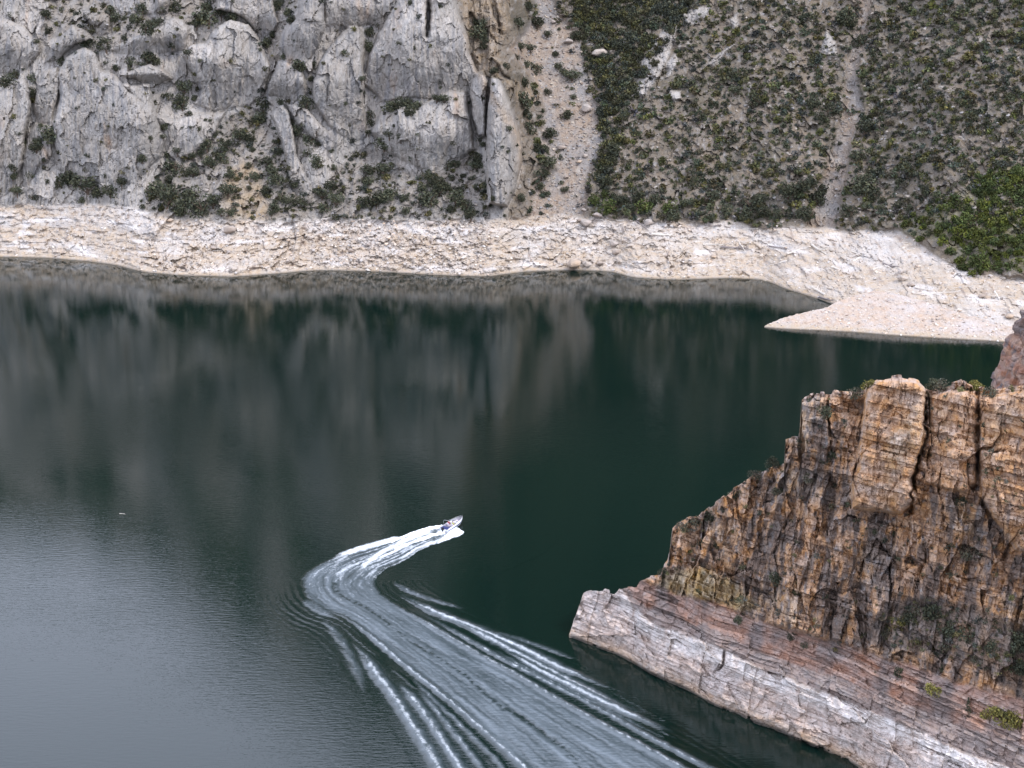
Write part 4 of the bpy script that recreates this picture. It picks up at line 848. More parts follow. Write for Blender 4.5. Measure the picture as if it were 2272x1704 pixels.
for u, v, w, k in sel:
    p = ground(u, v + w * .2); m = pxm(p)
    if k == 'g': lab, grp = f'bright green juniper standing in the thicket at the right edge, {ORD[min(nth[k], 11)]} from the left', 'junipers of the bright green thicket'
    else: lab, grp = f'big dark juniper crowning the wooded gully beside the scree, {ORD[min(nth[k], 11)]} from the left', 'junipers crowding the dark gully'
    nth[k] += 1; plant(p, w / m * 1.25, k, label=lab, group=grp, sink=.1)
def scatter(name, pts, mat, n, leaf, label, cat='bushes', flat=.7):
    bases = [crown_mesh('x', 900 + i, n, 4 + i % 3, leaf, flat) for i in range(6)]
    VV, QQ, CC = [], [], []; off = 0
    for (u, v, w, tint) in pts:
        p = ground(u, v + w * .25); s = w / pxm(p); a = random.uniform(0, 6.28); bv, bq, bc = bases[random.randrange(6)]
        ca, sa = math.cos(a), math.sin(a); x = bv[:, 0] * ca - bv[:, 1] * sa; y = bv[:, 0] * sa + bv[:, 1] * ca
        VV.append(np.stack([p[0] + x * s, p[1] + y * s, p[2] - .1 * s + bv[:, 2] * s * random.uniform(.75, 1.2)], -1)); QQ.append(bq + off); off += len(bv); CC.append(bc * np.asarray(tint))
    o = np_mesh(name, np.vstack(VV), np.vstack(QQ), mat, np.vstack(CC)); tag(o, label, None, None, 'stuff'); return o
def hill_ok(u, v):
    if v > interp(u, RINGTOP) - 2: return False
    if u < interp(v, CLIFF_R) + 30: return False
    if inpoly(u, v, SCREE) and random.random() > .05: return False
    g = interp(v, [(-200, 1945), (0, 1920), (90, 1905), (160, 1888), (240, 1893), (330, 1868), (480, 1826)])
    if abs(u - g) < interp(v, [(0, 16), (160, 12), (250, 22), (480, 28)]) and random.random() > .06: return False
    if random.random() > .45 + .9 * float(gn(np.array([u / 45.]), np.array([v / 35.]), np.array([1.]), 400)[0]) + (.6 if u > 1880 and v < 380 else .3): return False
    return not any(inpoly(u, v, p) for p in OUT) or random.random() < .15
T1 = lambda: tuple(np.array(random.choice([(1, 1, 1), (1.1, 1, .9), (1.5, 1.35, .9), (.9, .95, 1.15)])) * random.uniform(.6, 1.4))
hp = [(u, v, min(random.lognormvariate(2.66, .36), 30), tuple(np.array(T1()) * (1, random.uniform(.9, 1.15), random.uniform(.8, 1.2)))) for u, v in rnd_spots(6600, (1170, -28, 2340, 520), hill_ok)]
scatter('hillside_scrub', [q for q in hp if random.random() < .72], M_leaf, 60, .12, 'dark scrub dotted thickly over the stony right hillside')
scatter('sagebrush', [q for q in hp if random.random() < .33], M_grey, 50, .12, 'grey green low brush between the dark bushes of the hillside')
gt = [(u, v, random.uniform(20, 36), T1()) for u, v in rnd_spots(260, (1960, 370, 2340, 620), lambda u, v: sdf(np.array([u]), np.array([v]), GREENP)[0] > -6 and v < interp(u, RINGTOP) + 2)]
scatter('green_thicket', gt, M_leafg, 150, .085, 'bright green undergrowth of the thicket at the right edge')
gw_ = [(u, v, random.uniform(18, 34), T1()) for u, v in rnd_spots(520, (1250, -28, 1580, 440), lambda u, v: inpoly(u, v, GULLYW))]
scatter('gully_scrub', gw_, M_leaf, 130, .085, 'dark undergrowth filling the gully between scree slope and hillside')
def tal_ok(u, v):
    if v > interp(u, RINGTOP) - 3: return False
    t = any(inpoly(u, v, p) for p in TALUS)
    if t: return random.random() < .9
    return u < interp(v, CLIFF_R) + 60 and random.random() < .07
tp = [(u, v, min(random.lognormvariate(2.5, .4), 28), T1()) for u, v in rnd_spots(900, (-30, -28, 1200, 500), tal_ok)]
scatter('cliff_scrub', [q for q in tp if random.random() < .8], M_leaf, 80, .105, 'small dark bushes rooted in cracks and gravel of the grey cliff')
scatter('cliff_sagebrush', [q for q in tp if random.random() < .4], M_grey, 60, .1, 'low grey green brush on the gravel pockets of the cliff')

# ---------------------------------------------------------------- boulders, rubble, driftwood
def hull(seed, n=16, fx=1, fy=.8, fz=.6):
    r = random.Random(seed); bm = bmesh.new()
    for _ in range(n):
        v = Vector((r.gauss(0, 1), r.gauss(0, 1), r.gauss(0, 1))).normalized() * r.uniform(.42, .55); bm.verts.new((v.x * fx, v.y * fy, v.z * fz))
    g = bmesh.ops.convex_hull(bm, input=bm.verts); bmesh.ops.delete(bm, geom=[e for e in g['geom_interior'] if isinstance(e, bmesh.types.BMVert)], context='VERTS')
    return bm
BO = []
for i in range(8):
    bm = hull(i, 22, 1, .8, .62); bmesh.ops.bevel(bm, geom=list(bm.edges), offset=.035, segments=1, affect='EDGES')
    me = bpy.data.meshes.new('boulder'); bm.to_mesh(me); bm.free(); me.materials.append(M_stone)
    a = me.color_attributes.new('Col', 'FLOAT_COLOR', 'POINT'); cc = random.choice([(0.456, 0.365, 0.289), (0.418, 0.365, 0.327), (0.380, 0.319, 0.274), (0.471, 0.410, 0.357)])
    a.data.foreach_set('color', np.tile(np.array([*(np.array(cc) * .8), 1.]), len(me.vertices)).astype(np.float32)); BO.append(me)
BL = [(512, 515, 30, 'largest pale flat boulder on the shore below the bushy gravel apron'), (377, 492, 16, 'whitish boulder at the top of the left shore beside a small ledge'), (517, 600, 17, 'pale boulder nearly at the waterline on the left shore'),
      (474, 553, 14, 'greyish boulder halfway down the left shore'), (508, 561, 11, 'small blocky stone beside the greyish shore boulder'), (1323, 481, 22, 'tan boulder topping the pile at the foot of the scree slope'), (1300, 497, 26, 'largest tan boulder of the pile at the foot of the scree slope'),
      (1312, 504, 14, 'lowest dark-edged boulder of the pile under the scree slope'), (1285, 492, 13, 'left small boulder of the pile under the scree slope'), (1272, 591, 34, 'broad pale slab boulder lying at the water edge right of the fin'), (1302, 590, 20, 'round pale boulder touching the water beside the broad slab boulder'),
      (1332, 588, 16, 'grey boulder at the waterline right of the round pale one'), (1437, 498, 24, 'tan boulder at the bush line right of the scree slope'), (1418, 492, 14, 'small tan rock just left of the tan boulder at the bush line'), (1362, 544, 22, 'dark-sided grey block alone in the middle of the shore'),
      (1398, 548, 18, 'grey block right of the dark-sided shore block'), (1365, 562, 18, 'grey wedge-shaped block below the dark-sided shore block'), (1582, 571, 15, 'square pale boulder alone on the smooth shore above the water'), (925, 540, 15, 'grey boulder in the stony shore left of the thin fin'),
      (780, 560, 17, 'rounded boulder on the stony shore below the tall narrow slab'), (815, 545, 13, 'pale boulder above and right of the rounded shore boulder'), (1000, 590, 15, 'pale boulder near the waterline left of the fin foot'), (955, 498, 20, 'flat rock at the bush line left of the thin fin'),
      (770, 588, 12, 'small boulder near the water below the rounded shore boulder'), (2175, 659, 16, 'grey boulder at the right on the top of the gravel spit slope'), (2235, 706, 22, 'pale boulder above the square pink tower'), (2000, 620, 22, 'dark jagged boulder on the slope below the green thicket'),
      (2020, 634, 18, 'grey boulder beside the dark jagged one below the thicket'), (1995, 607, 14, 'small pale rock topping the jagged boulders below the thicket'), (1260, 98, 22, 'long flat stone on the upper scree slope'), (1227, 52, 12, 'small grey stone near the top of the scree slope'),
      (1330, 125, 34, 'yellowish flat ledge stone at the right rim of the scree slope'), (1245, 331, 18, 'flat tan stone in the middle of the scree slope'), (1283, 362, 14, 'tan stone right of centre on the lower scree'), (1298, 349, 12, 'small pale stone on the lower right scree'),
      (1256, 395, 12, 'grey stone low on the scree slope'), (1300, 245, 26, 'rounded grey rock at the right border of the scree slope'), (1293, 469, 14, 'tan rock where the scree meets the pale shore'), (460, 425, 9, 'small pale stone between bushes of the gravel apron'),
      (1935, 32, 10, 'small pale stone at the top of the thin gully'), (1752, 345, 9, 'small pale stone on the hillside left of the thin gully'), (640, 535, 10, 'small stone beside the white rib on the left shore'), (690, 530, 14, 'grey block right of the white rib on the shore')]
for i, (u, v, w, lab) in enumerate(BL):
    o = bpy.data.objects.new('boulder', BO[i % 8]); C.objects.link(o); p = ground(u, v); s = w / pxm(p) * 1.2
    o.location = (p[0], p[1] - .2 * s, p[2] + .16 * s); o.scale = (s, s * random.uniform(.8, 1.1), s * random.uniform(.7, 1)); o.rotation_euler = (random.uniform(-.2, .2), random.uniform(-.2, .2), random.uniform(-.4, .4))
    tag(o, lab, 'boulder', 'boulders on the shore and scree')
def rubble(name, pts, mat, label, colf):
    HB_ = []
    for i in range(10):
        bm = hull(100 + i, 11, 1, .85, .65); bm.verts.index_update(); bmesh.ops.triangulate(bm, faces=bm.faces); HB_.append((np.array([v.co[:] for v in bm.verts]), np.array([[v.index for v in f.verts] for f in bm.faces]))); bm.free()
    VV, TT_, CC = [], [], []; off = 0
    for (u, v, s) in pts:
        p = ground(u, v); bv, bt = HB_[random.randrange(10)]; a = random.uniform(0, 6.28); ca, sa = math.cos(a), math.sin(a)
        x = bv[:, 0] * ca - bv[:, 1] * sa; y = bv[:, 0] * sa + bv[:, 1] * ca
        VV.append(np.stack([p[0] + x * s, p[1] + y * s, p[2] + bv[:, 2] * s], -1)); TT_.append(bt + off); off += len(bv); CC.append(np.broadcast_to(np.array(colf(u, v)) * random.uniform(.8, 1.2), (len(bv), 3)))
    return tag(np_mesh(name, np.vstack(VV), None, mat, np.clip(np.vstack(CC), 0, .85), tris=np.vstack(TT_)), label, None, None, 'stuff')
def shore_ok(u, v): return interp(u, RINGTOP) < v < interp(u, SHORE) - 2 and random.random() < .25 + .75 * (690 < u < 1090) + .2 * (330 < u < 690)
rubble('shore_rubble', [(u, v, .25 + random.random() ** 4 * 1.3) for u, v in rnd_spots(5200, (0, 450, 2272, 720), shore_ok)], M_stone, 'loose pale stones strewn over the bleached shore', lambda u, v: random.choice([(0.502, 0.410, 0.334), (0.471, 0.433, 0.403), (0.380, 0.319, 0.274), (0.547, 0.486, 0.418)]))
rubble('scree_stones', [(u, v, .25 + random.random() ** 4 * 1.4) for u, v in rnd_spots(2600, (1130, -20, 1350, 490), lambda u, v: inpoly(u, v, SCREE))] +
       [(u, v, .2 + random.random() ** 4 * .9) for u, v in rnd_spots(500, (1790, -20, 1960, 490), lambda u, v: abs(u - interp(v, [(0, 1920), (90, 1905), (160, 1888), (240, 1893), (330, 1868), (480, 1826)])) < 20)], M_stone, 'loose tan and grey stones of the scree slope', lambda u, v: random.choice([(0.319, 0.266, 0.220), (0.274, 0.258, 0.251), (0.228, 0.182, 0.152), (0.380, 0.327, 0.266)]))
rubble('hillside_stones', [(u, v, .3 + random.random() ** 3 * 1.3) for u, v in rnd_spots(4200, (1170, -20, 2300, 500), lambda u, v: v < interp(u, RINGTOP) and u > interp(v, CLIFF_R))] +
       [(u, v, .3 + random.random() ** 3 * 1.2) for u, v in rnd_spots(1300, (0, -20, 1200, 500), lambda u, v: v < interp(u, RINGTOP) and any(inpoly(u, v, p) for p in TALUS))], M_stone, 'small pale stones and outcrops between the bushes', lambda u, v: random.choice([(0.243, 0.220, 0.198), (0.274, 0.258, 0.251), (0.167, 0.144, 0.129), (0.304, 0.266, 0.228)]))
def on_spit(u, v):
    k = int(np.clip(np.searchsorted(us_s, u), 0, len(us_s) - 1)); i = int(np.clip(np.searchsorted(-SPV[:, k], -v), 0, SPV.shape[0] - 1)); return SPP[i, k]
_g = ground; ground = on_spit
rubble('spit_stones', [(u, v, .15 + random.random() ** 4 * .9) for u, v in rnd_spots(1500, (1700, 640, 2272, 765), lambda u, v: interp(u, SPT) < v < interp(u, SPB) - 1)], M_stone, 'loose stones on the gravel spit', lambda u, v: random.choice([(.5, .41, .33), (.47, .43, .40), (.33, .27, .23), (.55, .49, .42)]))
ground = _g
def stick(p0, yaw, ln, rad, seed, branches=2, pitch=0.):
    r = random.Random(seed); bm = bmesh.new()
    def limb(a, d, L_, r0, n=5):
        rings = []; p = a.copy(); dd = d.copy()
        for i in range(n + 1):
            q = dd.to_track_quat('Z', 'Y'); rr = r0 * (1 - .7 * i / n)
            rings.append([bm.verts.new(p + q @ Vector((math.cos(t) * rr, math.sin(t) * rr, 0))) for t in (0, 1.05, 2.09, 3.14, 4.19, 5.24)]); p = p + dd * (L_ / n)
            dd = (dd + Vector((r.uniform(-.15, .15), r.uniform(-.15, .15), r.uniform(-.08, .08)))).normalized()
        for i in range(n):
            for j in range(6): bm.faces.new((rings[i][j], rings[i][(j + 1) % 6], rings[i + 1][(j + 1) % 6], rings[i + 1][j]))
        bm.faces.new(rings[0][::-1]); bm.faces.new(rings[-1])
    d0 = Vector((1, 0, pitch)).normalized(); limb(Vector((0, 0, 0)), d0, ln, rad)
    for k in range(branches):
        f = r.uniform(.3, .8); limb(d0 * ln * f, Vector((.7, r.choice((-.7, .7)), r.uniform(.1, .6))).normalized(), ln * r.uniform(.2, .4), rad * .5, 3)
    return bm
DL = [((1705, 548), (1770, 560), 'd', 'long dark log lying level in the middle of the pale shore'), ((1745, 565), (1790, 552), 'p', 'pale log crossing below the long dark log'), ((1800, 545), (1840, 575), 'p', 'pale forked branch pointing down right on the shore'),
      ((1890, 560), (1925, 572), 'p', 'pale log beside the tangle of wood below the bare notch'), ((1935, 600), (1960, 590), 'p', 'short pale log at the top of the gravel spit'), ((1960, 588), (1990, 600), 'd', 'short dark log at the top of the gravel spit'),
      ((1640, 540), (1655, 565), 'p', 'upright forked pale branch on the smooth shore'), ((1560, 545), (1610, 543), 'p', 'thin level pale branch high on the shore'), ((1600, 550), (1680, 553), 'd', 'thin level dark branch high on the shore'), ((1730, 585), (1775, 570), 'p', 'slanting pale branch low on the shore'),
      ((1815, 660), (1850, 672), 'd', 'dark log at the inner end of the inlet'), ((1830, 655), (1800, 640), 'p', 'thin branch above the inner end of the inlet'), ((2070, 655), (2130, 648), 'p', 'pale level log on the gravel spit slope'), ((2060, 690), (2085, 705), 'd', 'dark angled log in the middle of the spit'),
      ((2205, 650), (2215, 668), 'p', 'stubby pale snag near the right edge of the spit'), ((1280, 508), (1300, 514), 'd', 'dark branch under the boulder pile at the scree foot'), ((1410, 492), (1440, 512), 'd', 'dark slanting log beside the tan boulder at the bush line'), ((1445, 520), (1500, 528), 'p', 'pale level log right of the dark slanting log'),
      ((1600, 500), (1560, 505), 'd', 'dark twisted branch at the top of the smooth shore'), ((1850, 595), (1885, 612), 'p', 'pale branch lying along the shore above the inlet'), ((1905, 575), (1880, 590), 'p', 'forked pale branch below the wood tangle'), ((2030, 640), (2070, 650), 'p', 'pale branch beside the jagged boulders')]
for i, (a, b, k, lab) in enumerate(DL):
    pa, pb = Vector(ground(*a)), Vector(ground(*b)); d = pb - pa
    bm = stick(None, 0, 1, .035 + .01 * (i % 3), i, 1 + i % 3); ln = max(min(d.length, 9), 2.0)
    bmesh.ops.scale(bm, vec=(ln, 6.5, 6.5), verts=bm.verts)
    o = bm_obj('driftwood_log', bm, M_drift if k == 'p' else M_drift2); o.location = pa + Vector((0, -.2, .2)); o.rotation_euler = d.normalized().to_track_quat('X', 'Z').to_euler()
    tag(o, lab, 'driftwood', 'driftwood on the bleached shore')
# twigs too many to count
bmv = []; TW = bmesh.new()
for i in range(420):
    u, v = rnd_spots(1, (1100 if i % 4 else 60, 485, 2260, 700), lambda u, v: interp(u, RINGTOP) + 2 < v < interp(u, SHORE) - 8)[0]
    p = Vector(ground(u, v)); b = stick(None, 0, random.uniform(.8, 3.2), random.uniform(.05, .11), 500 + i, i % 3); a = random.uniform(-.5, .5) + (math.pi if i % 2 else 0)
    bmesh.ops.rotate(b, cent=(0, 0, 0), matrix=Matrix.Rotation(a, 3, 'Z'), verts=b.verts); bmesh.ops.translate(b, vec=p + Vector((0, -.1, .12)), verts=b.verts)
    me = bpy.data.meshes.new('t'); b.to_mesh(me); b.free(); TW.from_mesh(me); bpy.data.meshes.remove(me)
o = bm_obj('twigs', TW, M_drift); tag(o, 'scattered sun-bleached twigs and sticks on the pale shore', None, None, 'stuff')

# plants of the near headland (crop positions: x, y, width, kind, label)
HPL = [(955, 385, 36, 'j', 'dark bush clinging to the left pillar of the headland top'), (990, 535, 30, 'j', 'dark bush on the ledge left of the orange butte'), (955, 560, 26, 's', 'greyish bush under the left pillar of the headland'), (643, 1130, 26, 'j', 'lone round dark bush on the grey bands at the left'),
       (828, 1190, 24, 'j', 'dark bush on the red band, left of a pair'), (880, 1222, 22, 's', 'grey bush on the red band, right of a pair'), (1225, 1322, 30, 'j', 'lone round dark bush in the middle of the red bands'), (1210, 1142, 36, 'y', 'yellow-green bush at the base of the dark hollow'),
       (1470, 1180, 70, 'j', 'large dark bush in the gully at the right of the headland'), (1350, 1392, 38, 'y', 'olive bush on the red bands left of the small conifer'), (1378, 1305, 24, 'j', 'small dark bush above the olive bush'), (1550, 1475, 50, 'y', 'left yellow-green bush of the clump near the lower right'),
       (1595, 1485, 56, 'y', 'middle yellow-green bush of the clump near the lower right'), (1640, 1500, 50, 'y', 'right yellow-green bush of the clump near the lower right'), (1600, 1460, 40, 's', 'grey bush above the yellow-green clump'), (1105, 288, 34, 'y', 'light green bush on the skyline left of the butte top'),
       (1062, 312, 44, 's', 'grey bush on the skyline left of the light green one'), (1340, 268, 36, 'j', 'dark green bush on the skyline right of the butte'), (1370, 290, 40, 's', 'grey bush on the skyline right of the dark green one'), (1497, 280, 34, 'y', 'light bush on the skyline near the square tower'), (1545, 315, 40, 's', 'grey bush on the ledge before the square tower'),
       (770, 572, 34, 'j', 'dark green bush on the skyline below the small step'), (705, 605, 36, 's', 'grey bush on the stepped skyline'), (625, 680, 34, 'j', 'dark bush on the stepped skyline above the middle ledge'), (540, 755, 44, 'j', 'dark bush high on the left skyline ledge'), (490, 772, 40, 's', 'grey bush left of the dark skyline ledge bush'),
       (440, 795, 36, 's', 'grey bush at the upper left corner of the headland'), (372, 955, 24, 'j', 'small dark bush at the notch above the white tip'), (575, 860, 30, 'j', 'dark bush in the upper left cliff'), (770, 985, 34, 'j', 'dark bush in the middle left cliff'), (785, 670, 26, 'j', 'small dark bush on the ledge under the step'),
       (1140, 820, 24, 'j', 'left small dark bush below the orange butte'), (1205, 828, 24, 'j', 'right small dark bush below the orange butte'), (1437, 708, 30, 'j', 'dark bush below the right-hand wall'), (1508, 830, 22, 'j', 'small dark bush between the dark slabs at right'), (1480, 890, 44, 's', 'large grey bush in the right cliff'),
       (1190, 930, 34, 'j', 'dark bush on the broad ledge under the butte'), (1270, 915, 28, 's', 'grey bush on the broad ledge under the butte'), (1345, 1110, 60, 'j', 'dark bush topping the dark hollow'), (1290, 1090, 44, 's', 'grey bush left of the top of the dark hollow'), (1380, 1160, 50, 'j', 'dark bush in the middle of the dark hollow'),
       (1250, 1140, 40, 'j', 'dark bush beside the yellow-green one in the hollow'), (1640, 1230, 60, 'j', 'dark bush at the right edge above the red bands'), (1655, 1300, 50, 'j', 'dark bush at the right edge below another dark bush'), (1545, 1240, 34, 'j', 'dark bush right of the large gully bush'),
       (1500, 1275, 34, 's', 'grey bush below the large gully bush'), (1380, 1220, 40, 's', 'grey bush at the lower end of the dark hollow'), (1180, 1180, 34, 's', 'grey bush below the yellow-green hollow bush'), (985, 640, 34, 's', 'grey bush in the dark rocks left of the butte'), (890, 620, 30, 's', 'grey bush in the dark cliff below the step'), (510, 850, 26, 's', 'grey bush in the reddish upper left cliff')]
for x, y, w, k, lab in HPL:
    u, v = 1240 + x / 1.62, 680 + y / 1.62; p = on_head(u, v + w / 1.62 * .25); plant(p, w / 1.62 / pxm(p) * 1.9, k, 'cliff_bush', 'bush', lab, 'bushes on the near headland', sink=.08)
p = on_head(1240 + 1467 / 1.62, 680 + 1475 / 1.62); plant(p, 44 / 1.62 / pxm(p) * 1.1, 'c', 'conifer_tree', 'tree', 'small pointed dark conifer on the red bands near the lower right', None, 1.1)

_g = ground; ground = on_head
def hd_ok(u, v):
    t, b = interp(u, HT), interp(u, REDB)
    if not t + 4 < v < b + 40: return False
    if inpoly(u, v, TALH): return random.random() < .8
    if v > b: return random.random() < .03
    if inpoly(u, v, TOWER): return False
    return random.random() < (.5 if v < t + 20 else .14) * (.3 + 1.4 * (gn(np.array([u / 30.]), np.array([v / 30.]), np.array([2.]), 401)[0] > 0))
hs = [(u, v, min(random.lognormvariate(2.5, .4), 30), T1()) for u, v in rnd_spots(480, (1450, 840, 2290, 1500), hd_ok)]
scatter('headland_scrub', hs[::2], M_leaf, 110, .085, 'small dark scrub in the cracks and hollow of the near headland')
scatter('headland_brush', hs[1::2], M_grey, 90, .085, 'small grey brush on ledges of the near headland')
ground = _g
# ---------------------------------------------------------------- floating stick and the little marks on the water
x, y = on_water(273, 1140); bm = stick(None, 0, 1.35, .05, 9, 1); o = bm_obj('floating_branch', bm, M_drift); o.location = (float(x) - .65, float(y), .03); tag(o, 'tan stick floating alone on the open water at the left', 'branch')

# ---------------------------------------------------------------- motorboat
M_white = plain('white_gelcoat', (.78, .79, .82), .25, .5, noise=.03); M_navy = plain('navy_gelcoat', (.02, .03, .12), .3, .5, noise=.05)
M_deck = plain('grey_deck_carpet', (.30, .29, .33), .9, .1); M_seat = plain('pale_vinyl', (.70, .62, .68), .5, .3, noise=.05); M_blk = plain('black_plastic', (.015, .015, .02), .4, .4)
M_alu = plain('aluminium_rail', (.6, .6, .62), .3, .5, 1.0); M_lime = plain('lime_shirt', (.50, .62, .20), .9, .1); M_red = plain('crimson_shirt', (.35, .03, .06), .9, .1)
M_skin = plain('skin', (.45, .26, .18), .6, .3); M_hair = plain('dark_hair', (.03, .02, .015), .8, .2); M_short = plain('dark_shorts', (.03, .03, .05), .9, .1); M_tan = plain('tan_shorts', (.35, .28, .2), .9, .1)
mg, ntg, bg_ = new_mat('windshield_glass', .05, .5); bg_.inputs['Base Color'].default_value = (.05, .07, .08, 1); bg_.inputs['Alpha'].default_value = .45; M_glass = mg
def boat():
    K = .92
    sx, sy = on_water(985, 1180); root = empty('motorboat', (float(sx), float(sy), .02), (R(-3.5), R(0), 0)); L_ = 5.6
    bx, by = on_water(1013, 1166); yaw = math.atan2(float(by - sy), float(bx - sx)); root.rotation_euler = (R(-4), R(-4.5), yaw)
    tag(root, 'small white open-bow motorboat speeding ahead of its white wake', 'boat')
    st = 26; secs = []
    for i in range(st):
        f = i / (st - 1); x = f * L_
        hw = 1.08 * (1 - max(0, (f - .45) / .55) ** 2.3) + .02; sheer = .62 + .22 * f ** 2; keel = -.28 + .62 * max(0, (f - .6) / .4) ** 2; ch = -.02 + .5 * max(0, (f - .55) / .45) ** 1.6
        secs.append([(x, 0, keel), (x, hw * .80, ch), (x, hw * .93, ch + .12), (x, hw, sheer - .06), (x + .02, hw * 1.03, sheer), (x, hw * .90 - .02, sheer + .02)])
    def loft(pts_lo, pts_hi, name, mat, parent=root, close=False):
        bm = bmesh.new()
        for sgn in (1, -1):
            g = [[bm.verts.new((p[0], p[1] * sgn, p[2])) for p in s[pts_lo:pts_hi]] for s in secs]
            for a, b in zip(g[:-1], g[1:]):
                for j in range(len(a) - 1): bm.faces.new((a[j], a[j + 1], b[j + 1], b[j]))
            if close: bm.faces.new(g[0] + [bm.verts.new((0, 0, secs[0][pts_hi - 1][2]))])
        bmesh.ops.remove_doubles(bm, verts=bm.verts, dist=.001); return bm_obj(name, bm, mat, parent, True)
    loft(0, 4, 'hull', M_white, close=True)
    loft(3, 6, 'gunwale', M_white)
    bm = bmesh.new()   # navy stripe standing 4 mm proud of the side
    for sgn in (1, -1):
        g = [[bm.verts.new((s[2][0], (s[2][1] * (1 - k) + s[3][1] * k) * sgn * 1.006 + .006 * sgn, s[2][2] * (1 - k) + s[3][2] * k)) for k in (.25, .7)] for s in secs[:-1]]
        for a, b in zip(g[:-1], g[1:]): bm.faces.new((a[0], a[1], b[1], b[0]))
    bm_obj('side_stripe', bm, M_navy, root)
    bm = bmesh.new()   # cockpit floor and inner sides
    fl = []
    for s in secs: w_ = max(s[5][1] - .1, .01); fl.append([bm.verts.new((s[5][0], -s[5][1], s[5][2])), bm.verts.new((s[5][0], -w_, .12 + .12 * (s[0][0] > 3.2))), bm.verts.new((s[5][0], w_, .12 + .12 * (s[0][0] > 3.2))), bm.verts.new((s[5][0], s[5][1], s[5][2]))])
    for a, b in zip(fl[:-1], fl[1:]):
        for j in range(3): bm.faces.new((a[j], a[j + 1], b[j + 1], b[j]))
    bm_obj('cockpit_floor', bm, M_deck, root)
    def box(name, x, y, z, a, b, c, mat, parent=root, rot=0, bev=.03):
        bm = bmesh.new(); bmesh.ops.create_cube(bm, size=1); bmesh.ops.scale(bm, vec=(a, b, c), verts=bm.verts); bmesh.ops.bevel(bm, geom=list(bm.edges), offset=bev, segments=2, affect='EDGES')
        if rot: bmesh.ops.rotate(bm, cent=(0, 0, 0), matrix=Matrix.Rotation(rot, 3, 'Y'), verts=bm.verts)
        bmesh.ops.translate(bm, vec=(x, y, z), verts=bm.verts); return bm_obj(name, bm, mat, parent)
    box('sun_pad', .55, 0, .46, .95, 1.7, .3, M_navy)
    for y_ in (.5, -.5):
        st_ = box('seat', 2.15, y_, .36, .5, .48, .3, M_seat); box('backrest', 1.9, y_, .68, .12, .46, .42, M_seat, st_, -.15)
        box('console', 3.05, y_ * 1.15, .48, .45, .62, .62, M_white)
    for y_ in (.42, -.42): box('bow_cushion', 4.0, y_, .38, 1.15, .42, .16, M_seat, rot=0)
    def tube(name, pts, rad, mat, parent=root):
        bm = bmesh.new(); prev = None
        for k, p in enumerate(pts):
            p = Vector(p); d = (Vector(pts[min(k + 1, len(pts) - 1)]) - Vector(pts[max(k - 1, 0)])).normalized(); q = d.to_track_quat('Z', 'Y')
            ring = [bm.verts.new(p + q @ Vector((math.cos(a * 1.047) * rad, math.sin(a * 1.047) * rad, 0))) for a in range(6)]
            if prev:
                for j in range(6): bm.faces.new((prev[j], prev[(j + 1) % 6], ring[(j + 1) % 6], ring[j]))
            prev = ring
        return bm_obj(name, bm, mat, parent, True)
    bm = bmesh.new(); wp = [(2.95, -1.0, .66), (3.35, -.7, .70), (3.5, 0, .72), (3.35, .7, .70), (2.95, 1.0, .66)]; lo = [bm.verts.new(p) for p in wp]; hi = [bm.verts.new((p[0] - .22, p[1] * .96, p[2] + .36)) for p in wp]
    for j in range(4): bm.faces.new((lo[j], lo[j + 1], hi[j + 1], hi[j]))
    bmesh.ops.solidify(bm, geom=list(bm.faces), thickness=.015); ws = bm_obj('windshield', bm, M_glass, root); tube('frame', [(p[0] - .22, p[1] * .96, p[2] + .37) for p in wp], .022, M_alu, ws)
    for sg in (1, -1): tube('bow_rail', [(s[4][0], s[4][1] * sg * .93, s[4][2] + .16 * (i > 0)) for i, s in enumerate(secs[15:])], .022, M_alu)
    sw = tube('steering_wheel', [(2.72 + .05 * math.sin(a), -.55 + .19 * math.cos(a), .82 + .19 * math.sin(a)) for a in np.linspace(0, 2 * math.pi, 15)], .02, M_blk)
    en = box('engine_cowl', -.28, 0, .72, .5, .42, .52, M_blk, bev=.09); box('midsection', -.32, 0, .2, .24, .2, .75, M_blk, en)
    box('swim_platform', -.25, .0, .12, .45, 1.5, .06, M_deck, bev=.015)
    tube('trolling_motor', [(4.9, .12, .92), (5.3, .08, .95), (5.75, .03, .93)], .055, M_blk)
    box('motor_head', 5.55, .04, 1.0, .32, .16, .16, M_blk, bev=.04)
    tube('bimini_arch', [(1.35, 1.02, .66), (1.3, 1.0, 1.5), (1.3, .7, 1.72), (1.3, 0, 1.78), (1.3, -.7, 1.72), (1.3, -1.0, 1.5), (1.35, -1.02, .66)], .025, M_alu)
    root.scale = (K, K, K); return root
B = boat()
def skin_obj(name, joints, edges, radii, mat, parent, sub=2):
    me = bpy.data.meshes.new(name); me.from_pydata(joints, edges, []); o = bpy.data.objects.new(name, me); C.objects.link(o)
    o.modifiers.new('skin', 'SKIN'); o.modifiers.new('sub', 'SUBSURF').levels = sub; o.modifiers['sub'].render_levels = sub
    for v, r_ in zip(me.skin_vertices[0].data, radii): v.radius = r_ if isinstance(r_, tuple) else (r_, r_)
    me.skin_vertices[0].data[0].use_root = True
    dg = bpy.context.evaluated_depsgraph_get(); dg.update(); m2 = bpy.data.meshes.new_from_object(o.evaluated_get(dg)); bpy.data.objects.remove(o)
    m2.polygons.foreach_set('use_smooth', [True] * len(m2.polygons)); m2.materials.clear(); m2.materials.append(mat)
    o = bpy.data.objects.new(name, m2); C.objects.link(o); o.parent = parent; return o
